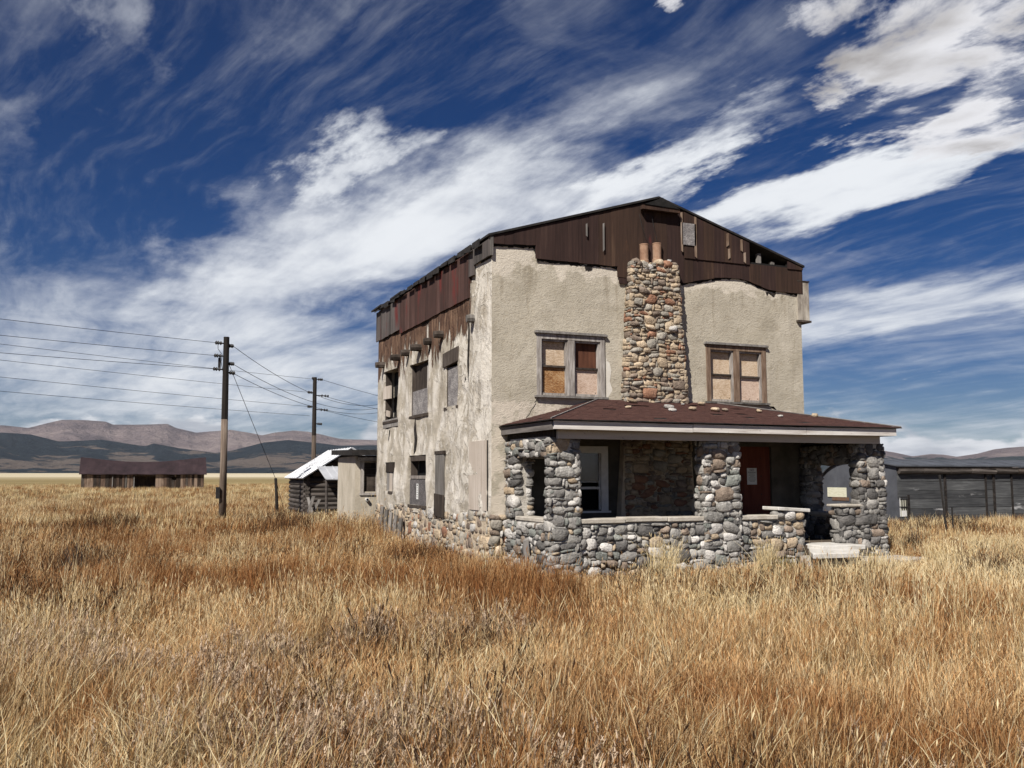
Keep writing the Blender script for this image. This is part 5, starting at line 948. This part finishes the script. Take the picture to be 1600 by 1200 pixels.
# ================================================================ grass
SRC = bpy.data.collections.new('grass_sources')        # never linked to the scene: only the instances show
def grass_mat(name, stops, patch, tone=1.0, base_dark=0.0):
    n = NT(name); at = n.N('ShaderNodeAttribute'); at.attribute_name = 'tint'; tint = at.outputs['Fac']
    big = n.noise(0.16, 4, 0.6, 0.4); med = n.noise(0.7, 5, 0.6)
    f = n.math('ADD', n.math('ADD', n.math('MULTIPLY', tint, 0.62), n.math('MULTIPLY', big, 0.42)), n.math('MULTIPLY', med, 0.30)); f = n.math('SUBTRACT', f, 0.15)
    c = n.ramp(f, stops)
    if patch: c = n.mix(n.ss(n.math('ADD', n.noise(0.23, 5, 0.6, 0.3, n.map(loc=(11, 5, 0))), n.math('MULTIPLY', med, 0.2)), patch[1], patch[2], 0, patch[3]), c, patch[0], 'MULTIPLY')
    m = n.out(c, 0.75, 0, 0.25); n.b.inputs['Subsurface Weight'].default_value = 0.0
    # thin blades let some light through
    tr = n.N('ShaderNodeBsdfTranslucent'); n.L(c, tr.inputs[0]); mx = n.N('ShaderNodeMixShader'); mx.inputs[0].default_value = 0.28
    o = n.t.nodes['Material Output']; n.L(n.b.outputs[0], mx.inputs[1]); n.L(tr.outputs[0], mx.inputs[2]); n.L(mx.outputs[0], o.inputs[0]); return m
G_STRAW = grass_mat('grass_straw', [(0.22, (0.06, 0.028, 0.010)), (0.38, (0.31, 0.18, 0.070)), (0.54, (0.63, 0.435, 0.20)), (0.76, (0.88, 0.73, 0.46))], ((0.50, 0.32, 0.20), 0.54, 0.66, 0.9))
G_RUST = grass_mat('grass_rust', [(0.20, (0.042, 0.018, 0.008)), (0.38, (0.22, 0.092, 0.030)), (0.56, (0.47, 0.235, 0.085)), (0.78, (0.78, 0.52, 0.26))], ((0.50, 0.36, 0.26), 0.55, 0.68, 0.9))
G_PALE = grass_mat('grass_pale', [(0.2, (0.42, 0.29, 0.13)), (0.5, (0.68, 0.53, 0.28)), (0.8, (0.80, 0.69, 0.45))], None)
G_SAGE = grass_mat('grass_pink_sage', [(0.2, (0.12, 0.07, 0.038)), (0.5, (0.36, 0.25, 0.155)), (0.8, (0.66, 0.52, 0.38))], None)
G_WEED = grass_mat('weed_dark', [(0.2, (0.020, 0.010, 0.005)), (0.5, (0.060, 0.030, 0.014)), (0.8, (0.13, 0.07, 0.035))], None)
G_GREEN = grass_mat('grass_olive', [(0.2, (0.07, 0.06, 0.018)), (0.5, (0.17, 0.14, 0.045)), (0.8, (0.33, 0.27, 0.10))], None)
def tuft(name, seed, blades, hgt, wid, spread, lean, mat, head=0.0, segs=3):
    r = random.Random(seed); v = []; f = []; tint = []
    for b in range(blades):
        a = r.uniform(0, 2 * math.pi); rad = spread * math.sqrt(r.random()); x, y = rad * math.cos(a), rad * math.sin(a); h = hgt * r.uniform(0.55, 1.08); w = wid * r.uniform(0.6, 1.3)
        la = r.gauss(0.5, 1.0) if r.random() < 0.6 else r.uniform(0, 6.28); ln = lean * abs(r.gauss(0.5, 0.5)) * h; dx, dy = math.cos(la) * ln, math.sin(la) * ln; o = r.uniform(0, math.pi); wx, wy = math.cos(o) * w, math.sin(o) * w; t = r.random(); i0 = len(v)
        for s in range(segs):
            k = s / segs; bend = k ** 1.7; ww = 1.0 - 0.55 * k
            v.append((x + dx * bend - wx * ww, y + dy * bend - wy * ww, h * k * (1 - 0.1 * bend * lean))); v.append((x + dx * bend + wx * ww, y + dy * bend + wy * ww, h * k * (1 - 0.1 * bend * lean))); tint += [t, t]
        v.append((x + dx, y + dy, h * (1 - 0.12 * lean))); tint.append(t)
        for s in range(segs - 1): q = i0 + 2 * s; f.append((q, q + 1, q + 3, q + 2))
        q = i0 + 2 * (segs - 1); f.append((q, q + 1, q + 2))
        if r.random() < head:      # seed head: small spindle crossing at the tip
            tx, ty, tz = v[-1]; L = r.uniform(0.04, 0.08); hw = w * 1.5; dd = Vector((dx, dy, h * 0.8)).normalized() * L
            for o2 in (o, o + 1.57):
                cx, cy = math.cos(o2) * hw, math.sin(o2) * hw; j = len(v); v += [(tx - dd.x * .6, ty - dd.y * .6, tz - dd.z * .6), (tx + cx, ty + cy, tz), (tx + dd.x * .5, ty + dd.y * .5, tz + dd.z * .5), (tx - cx, ty - cy, tz)]; tint += [min(1, t + 0.15)] * 4; f.append((j, j + 1, j + 2, j + 3))
    me = bpy.data.meshes.new(name); me.from_pydata(v, [], f); at = me.attributes.new('tint', 'FLOAT', 'POINT'); at.data.foreach_set('value', tint); me.materials.append(mat); return me
def sage(name, seed, stems, hgt, mat):
    r = random.Random(seed); v = []; f = []; tint = []
    for b in range(stems):
        a = r.uniform(0, 6.28); rad = 0.09 * math.sqrt(r.random()); p = Vector((rad * math.cos(a), rad * math.sin(a), 0)); d = Vector((math.cos(a) * 0.22 + r.gauss(0.08, .1), math.sin(a) * 0.22 + r.gauss(0, .1), 1)).normalized(); h = hgt * r.uniform(0.6, 1.1); t = r.random()
        for s in range(16):
            k = 0.25 + 0.75 * s / 15; q = p + d * h * k; an = r.uniform(0, 6.28); L = 0.032 * (1.25 - k * 0.75) * r.uniform(0.6, 1.3); e = Vector((math.cos(an) * L, math.sin(an) * L, L * 1.3)); sd = Vector((-math.sin(an), math.cos(an), 0)) * 0.0045; j = len(v)
            v += [tuple(q - sd), tuple(q + sd), tuple(q + e + sd * .5), tuple(q + e - sd * .5)]; tint += [t * 0.6 + k * 0.4] * 4; f.append((j, j + 1, j + 2, j + 3))
        j = len(v); sd = Vector((0.0022, 0.0012, 0)); v += [tuple(p - sd), tuple(p + sd), tuple(p + d * h + sd * .3), tuple(p + d * h - sd * .3)]; tint += [t * 0.4] * 4; f.append((j, j + 1, j + 2, j + 3))
    me = bpy.data.meshes.new(name); me.from_pydata(v, [], f); at = me.attributes.new('tint', 'FLOAT', 'POINT'); at.data.foreach_set('value', tint); me.materials.append(mat); return me
def source(name, meshes):
    c = bpy.data.collections.new(name)
    for i, m in enumerate(meshes): o = bpy.data.objects.new('%s_%02d' % (name, i), m); c.objects.link(o)
    return c
def scatter_tree(coll):
    g = bpy.data.node_groups.new('scatter', 'GeometryNodeTree'); g.interface.new_socket('Geometry', in_out='INPUT', socket_type='NodeSocketGeometry'); g.interface.new_socket('Geometry', in_out='OUTPUT', socket_type='NodeSocketGeometry')
    N = g.nodes.new; L = g.links.new; i = N('NodeGroupInput'); o = N('NodeGroupOutput'); ci = N('GeometryNodeCollectionInfo'); ci.inputs['Collection'].default_value = coll; ci.inputs['Separate Children'].default_value = True; ci.inputs['Reset Children'].default_value = True
    ip = N('GeometryNodeInstanceOnPoints'); ip.inputs['Pick Instance'].default_value = True
    def att(nm, t): a = N('GeometryNodeInputNamedAttribute'); a.data_type = t; a.inputs['Name'].default_value = nm; return a.outputs['Attribute']
    L(i.outputs[0], ip.inputs['Points']); L(ci.outputs[0], ip.inputs['Instance']); L(att('var', 'INT'), ip.inputs['Instance Index'])
    e = N('FunctionNodeEulerToRotation'); L(att('rot', 'FLOAT_VECTOR'), e.inputs[0]); L(e.outputs[0], ip.inputs['Rotation']); L(att('scl', 'FLOAT_VECTOR'), ip.inputs['Scale']); L(ip.outputs[0], o.inputs[0]); return g
def scatter(name, coll, var, P, S, label, seed):
    r = np.random.default_rng(seed); me = bpy.data.meshes.new(name); me.from_pydata([tuple(p) for p in P], [], [])
    n = len(P); rot = np.zeros((n, 3)); rot[:, 2] = r.normal(0, 0.9, n); rot[:, 0] = r.normal(0, 0.07, n); rot[:, 1] = r.normal(0.05, 0.08, n)
    a = me.attributes.new('rot', 'FLOAT_VECTOR', 'POINT'); a.data.foreach_set('vector', rot.ravel()); a = me.attributes.new('scl', 'FLOAT_VECTOR', 'POINT'); a.data.foreach_set('vector', np.asarray(S, float).ravel()); a = me.attributes.new('var', 'INT', 'POINT'); a.data.foreach_set('value', np.asarray(var, np.int32))
    o = link(name, me, kind='stuff', label=label, cat='grass'); md = o.modifiers.new('scatter', 'NODES'); md.node_group = scatter_tree(coll); return o
# blades for three distance bands and for each kind
near = source('near_grass', [tuft('near_tuft', i, 40, 0.36, 0.0021, 0.11, 0.6, G_STRAW if i % 2 else G_RUST, 0.15) for i in range(6)] + [tuft('near_stems', 40 + i, 18, 0.56, 0.0021, 0.09, 0.45, G_STRAW, 0.45) for i in range(3)] + [tuft('near_pale', 50 + i, 11, 0.54, 0.0030, 0.08, 0.85, G_PALE, 0.3) for i in range(2)])
mid = source('mid_grass', [tuft('mid_tuft', 60 + i, 36, 0.34, 0.0036, 0.14, 0.5, G_STRAW if i % 2 else G_RUST, 0.1, 2) for i in range(6)] + [tuft('mid_stems', 80 + i, 18, 0.48, 0.0036, 0.12, 0.5, G_STRAW, 0.3, 2) for i in range(2)] + [tuft('mid_pale', 86, 12, 0.48, 0.005, 0.1, 0.7, G_PALE, 0.3, 2)])
far = source('far_grass', [tuft('far_tuft', 90 + i, 44, 0.36, 0.009, 0.42, 0.45, G_STRAW if i % 3 else G_RUST, 0.0, 2) for i in range(5)] + [tuft('far_pale', 96 + i, 34, 0.36, 0.009, 0.40, 0.4, G_PALE, 0, 2) for i in range(3)])
sagec = source('sage', [sage('sage_tuft', 120 + i, 13, 0.34, G_SAGE) for i in range(4)])
weedc = source('weed', [tuft('weed_tuft', 130 + i, 26, 0.40, 0.004, 0.10, 0.7, G_WEED, 0.5, 2) for i in range(3)])
BLOCK = [(6.45, 16.9, 14.35, 26.4), (6.72, 14.76, 14.6, 17.0), (5.95, 26.6, 9.6, 29.4), (6.85, 39.8, 10.8, 44.4), (-6, 128.8, 9.2, 134.2), (26.3, 26.4, 37, 31.4), (11.9, 13.98, 13.5, 14.9)]
def free(x, y): return not any(a < x < c and b < y < d for a, b, c, d in BLOCK)
def hmap(x, y):
    """local height factor of the grass"""
    h = 1.0 + 0.55 * mnoise.noise(Vector((x * 0.45, y * 0.45, 2))) + 0.45 * mnoise.noise(Vector((x * 1.3, y * 1.3, 5)))
    if 12.8 < y < 15 and 6 < x < 14.6: h *= 0.45 + 0.45 * max(0, (14.0 - y)) / 1.2 * 0.8          # thin in front of the porch wall
    if 4.4 < x < 6.5 and 14.6 < y < 22: h *= 0.8 + 0.35 * max(0, (y - 18) / 4)
    if 3.5 < x < 6.6 and 22.5 < y < 29: h *= 1.55                                                # rank growth along the back of the house wall
    return h
def sample(r0, r1, dens, a0, a1, seed):
    r = np.random.default_rng(seed); A = R(a1 - a0) * 0.5 * (r1 * r1 - r0 * r0); n = int(A * dens); rr = np.sqrt(r.uniform(r0 * r0, r1 * r1, n)); aa = np.radians(r.uniform(a0, a1, n)); return np.stack([rr * np.sin(aa), rr * np.cos(aa)], 1), r
def kind_at(x, y, r):
    """0 rust, 1 straw, 2 tall stems, 3 pale: patches of one kind shade into the next"""
    d = math.hypot(x, y); az = math.degrees(math.atan2(x, y)); n1 = mnoise.noise(Vector((x * 0.22, y * 0.22, 31))) + 0.5 * mnoise.noise(Vector((x * 0.8, y * 0.8, 7))); n2 = mnoise.noise(Vector((x * 0.3, y * 0.3, 57)))
    sm = lambda v, a, b: min(1, max(0, (v - a) / (b - a)))
    rust = 0.62 + 1.3 * n1 + 0.55 * sm(d, 8, 12) * (1 - sm(d, 24, 34)) * (1 - sm(az, 24, 34)) - 0.3 * sm(d, 26, 40); pale = 0.16 + 0.5 * n2 + 0.10 * (1 - sm(d, 7, 10)) + 0.75 * sm(az, 26, 36) * sm(d, 9, 13) + 0.7 * sm(d, 26, 60)
    w = [max(0.05, rust), 0.65, 0.3, max(0.04, pale)]; t = r.uniform(0, sum(w)); i = 0
    while t > w[i] and i < 3: t -= w[i]; i += 1
    return i
def band(name, coll, kinds, r0, r1, dens, a0, a1, seed, k, label, cond=None):
    xy, r = sample(r0, r1, dens, a0, a1, seed); P = []; S = []; var = []
    for x, y in xy:
        if not free(x, y): continue
        if cond and not cond(x, y, r): continue
        if not cond and r.uniform() < 0.55 * max(0.0, min(1.0, 0.5 - 1.6 * mnoise.noise(Vector((x * 1.1, y * 1.1, 23))))): continue
        h = hmap(x, y) * k * r.uniform(0.75, 1.25); w = k * r.uniform(0.85, 1.25); P.append((x, y, gz(x, y) - 0.02)); S.append((w, w, h)); kk = kinds[kind_at(x, y, r) if len(kinds) == 4 else 0]; var.append(kk[r.integers(len(kk))])
    return scatter(name, coll, var, P, S, label, seed + 1)
A0, A1 = -24, 68
band('near_grass', near, ((0, 2, 4), (1, 3, 5), (6, 7, 8), (9, 10)), 1.2, 10.5, 105, -62, 102, 1001, 1.0, 'dry straw and rust coloured prairie grass in the foreground')
band('middle_grass', mid, ((0, 2, 4), (1, 3, 5), (6, 7), (8,)), 10.5, 26, 40, -30, 75, 1003, 1.05, 'dry golden prairie grass around the house')
band('distant_grass', far, ((0, 3), (1, 2, 4), (1, 4), (5, 6, 7)), 26, 70, 4.2, A0, A1, 1005, 1.05, 'pale dry prairie grass behind the house out to the poles')
band('distant_grass', far, ((0, 3), (1, 2, 4), (1, 4), (5, 6, 7)), 70, 175, 0.55, A0 + 4, A1 - 6, 1007, 1.25, 'pale dry prairie grass out towards the barn')
def sage_cond(x, y, r):
    d = math.hypot(x, y); n = mnoise.noise(Vector((x * 0.5, y * 0.5, 9))) + 0.5 * mnoise.noise(Vector((x * 1.7, y * 1.7, 3))); return n > (0.05 if d < 6.2 else 0.12 if x < 1.5 else 0.55)
band('sage', sagec, ((0, 1, 2, 3),), 2.4, 11, 34, -50, 90, 1011, 1.0, 'pinkish grey dry sage plumes among the foreground grass', sage_cond)
band('weeds', weedc, ((0, 1, 2),), 4, 40, 6.0, A0, A1, 1013, 1.0, 'dark brown dry weeds scattered through the grass', lambda x, y, r: mnoise.noise(Vector((x * 0.28, y * 0.28, 17))) + 0.6 * math.exp(-((x - 13.2) ** 2 + (y - 11.6) ** 2) / 1.6) + 0.5 * math.exp(-((x + 0.6) ** 2 / 5 + (y - 18.4) ** 2 / 1.2)) > 0.14)
# a few shrubs and clumps that stand out singly
def clump(name, x, y, h, w, n, mat, label, cat, seed, wid=0.004, lean=0.6, stem=None, head=0.3):
    t = thing(name, (x, y, gz(x, y)), label, cat); me = tuft('foliage', seed, n, h, wid, w, lean, mat, head, 4); o = link('foliage', me, None, None); o.parent = t
    if stem:
        r = random.Random(seed); mb = MB()
        for i in range(9):
            a = r.uniform(0, 6.28); q = w * r.uniform(0.2, 0.8); mb.tube([(q * .3 * math.cos(a), q * .3 * math.sin(a), -0.05), (q * .7 * math.cos(a), q * .7 * math.sin(a), h * 0.5), (q * math.cos(a), q * math.sin(a), h * r.uniform(0.8, 1.05))], [0.012, 0.008, 0.004], 4)
        me = mb.mesh('stems', stem); o2 = link('stems', me); o2.parent = t
    return t
clump('straw_clump', 8.55, 13.9, 0.80, 0.28, 260, G_PALE, 'tall pale straw clump in front of the cobblestone porch wall', 'grass clump', 301)
clump('straw_clump', 10.15, 13.2, 0.72, 0.17, 300, G_PALE, 'dense narrow pale straw clump below the middle porch pier', 'grass clump', 302, lean=0.35)
clump('straw_clump', 14.6, 13.4, 0.62, 0.45, 420, G_PALE, 'broad pale straw clump beside the concrete footing of the right porch pier', 'grass clump', 303)
clump('dry_shrub', 13.7, 11.9, 0.50, 0.42, 420, G_WEED, 'dark brown leafless shrub in the pale grass right of the porch', 'shrub', 304, stem=M_['dark_wood'])
clump('dry_shrub', 16.6, 16.2, 0.62, 0.2, 160, G_WEED, 'upright dark seed stalk shrub between the porch and the grey shed', 'shrub', 305, stem=M_['dark_wood'])
clump('dry_shrub', 15.4, 16.0, 0.5, 0.25, 150, G_WEED, 'small dark weed shrub close to the right porch pier', 'shrub', 306, stem=M_['dark_wood'])
clump('dry_shrub', -0.75, 18.6, 0.55, 0.75, 520, G_WEED, 'wide low dark shrub in the rusty grass left of the house', 'shrub', 307, stem=M_['dark_wood'])
clump('dry_shrub', -2.2, 17.0, 0.6, 0.2, 60, G_WEED, 'thin dark seed head weed standing beside the wide low shrub', 'shrub', 308, stem=M_['dark_wood'])
clump('dry_shrub', 25.4, 37.0, 1.7, 1.0, 700, G_RUST, 'tall rust coloured bush seen through the porch beside the rounded metal wall', 'shrub', 309, wid=0.012, stem=M_['dark_wood'])
clump('green_clump', 11.2, 13.9, 0.35, 0.3, 200, G_GREEN, 'olive green grass clump at the foot of the porch wall', 'grass clump', 310)
clump('straw_clump', 5.7, 24.9, 0.85, 0.5, 420, G_STRAW, 'tall golden grass clump rising against the far end of the stone foundation', 'grass clump', 311, wid=0.006)
clump('straw_clump', 5.5, 27.2, 0.8, 0.5, 380, G_PALE, 'tall pale grass clump hiding the foot of the plastered annex', 'grass clump', 312, wid=0.006)
clump('straw_clump', 12.0, 12.6, 0.55, 0.35, 320, G_PALE, 'loose pale straw clump in front of the broken concrete step', 'grass clump', 313)
clump('straw_clump', 17.2, 14.6, 0.62, 0.6, 520, G_PALE, 'wide bright straw clump in front of the steel fence posts', 'grass clump', 314)
# ================================================================ air between here and the ranges
def build_haze():
    mb = MB(); mb.box((-19000, -19000, -6.0), (19500, 19500, 1050)); me = mb.mesh('haze')
    m = bpy.data.materials.new('haze'); m.use_nodes = True; t = m.node_tree; t.nodes.clear(); o = t.nodes.new('ShaderNodeOutputMaterial'); v = t.nodes.new('ShaderNodeVolumePrincipled')
    v.inputs['Color'].default_value = (0.80, 0.88, 1.0, 1); v.inputs['Density'].default_value = HAZE; v.inputs['Anisotropy'].default_value = 0.2; t.links.new(v.outputs[0], o.inputs['Volume']); me.materials.append(m)
    link('haze', me, kind='stuff')
HAZE = 1.8e-5
build_haze()
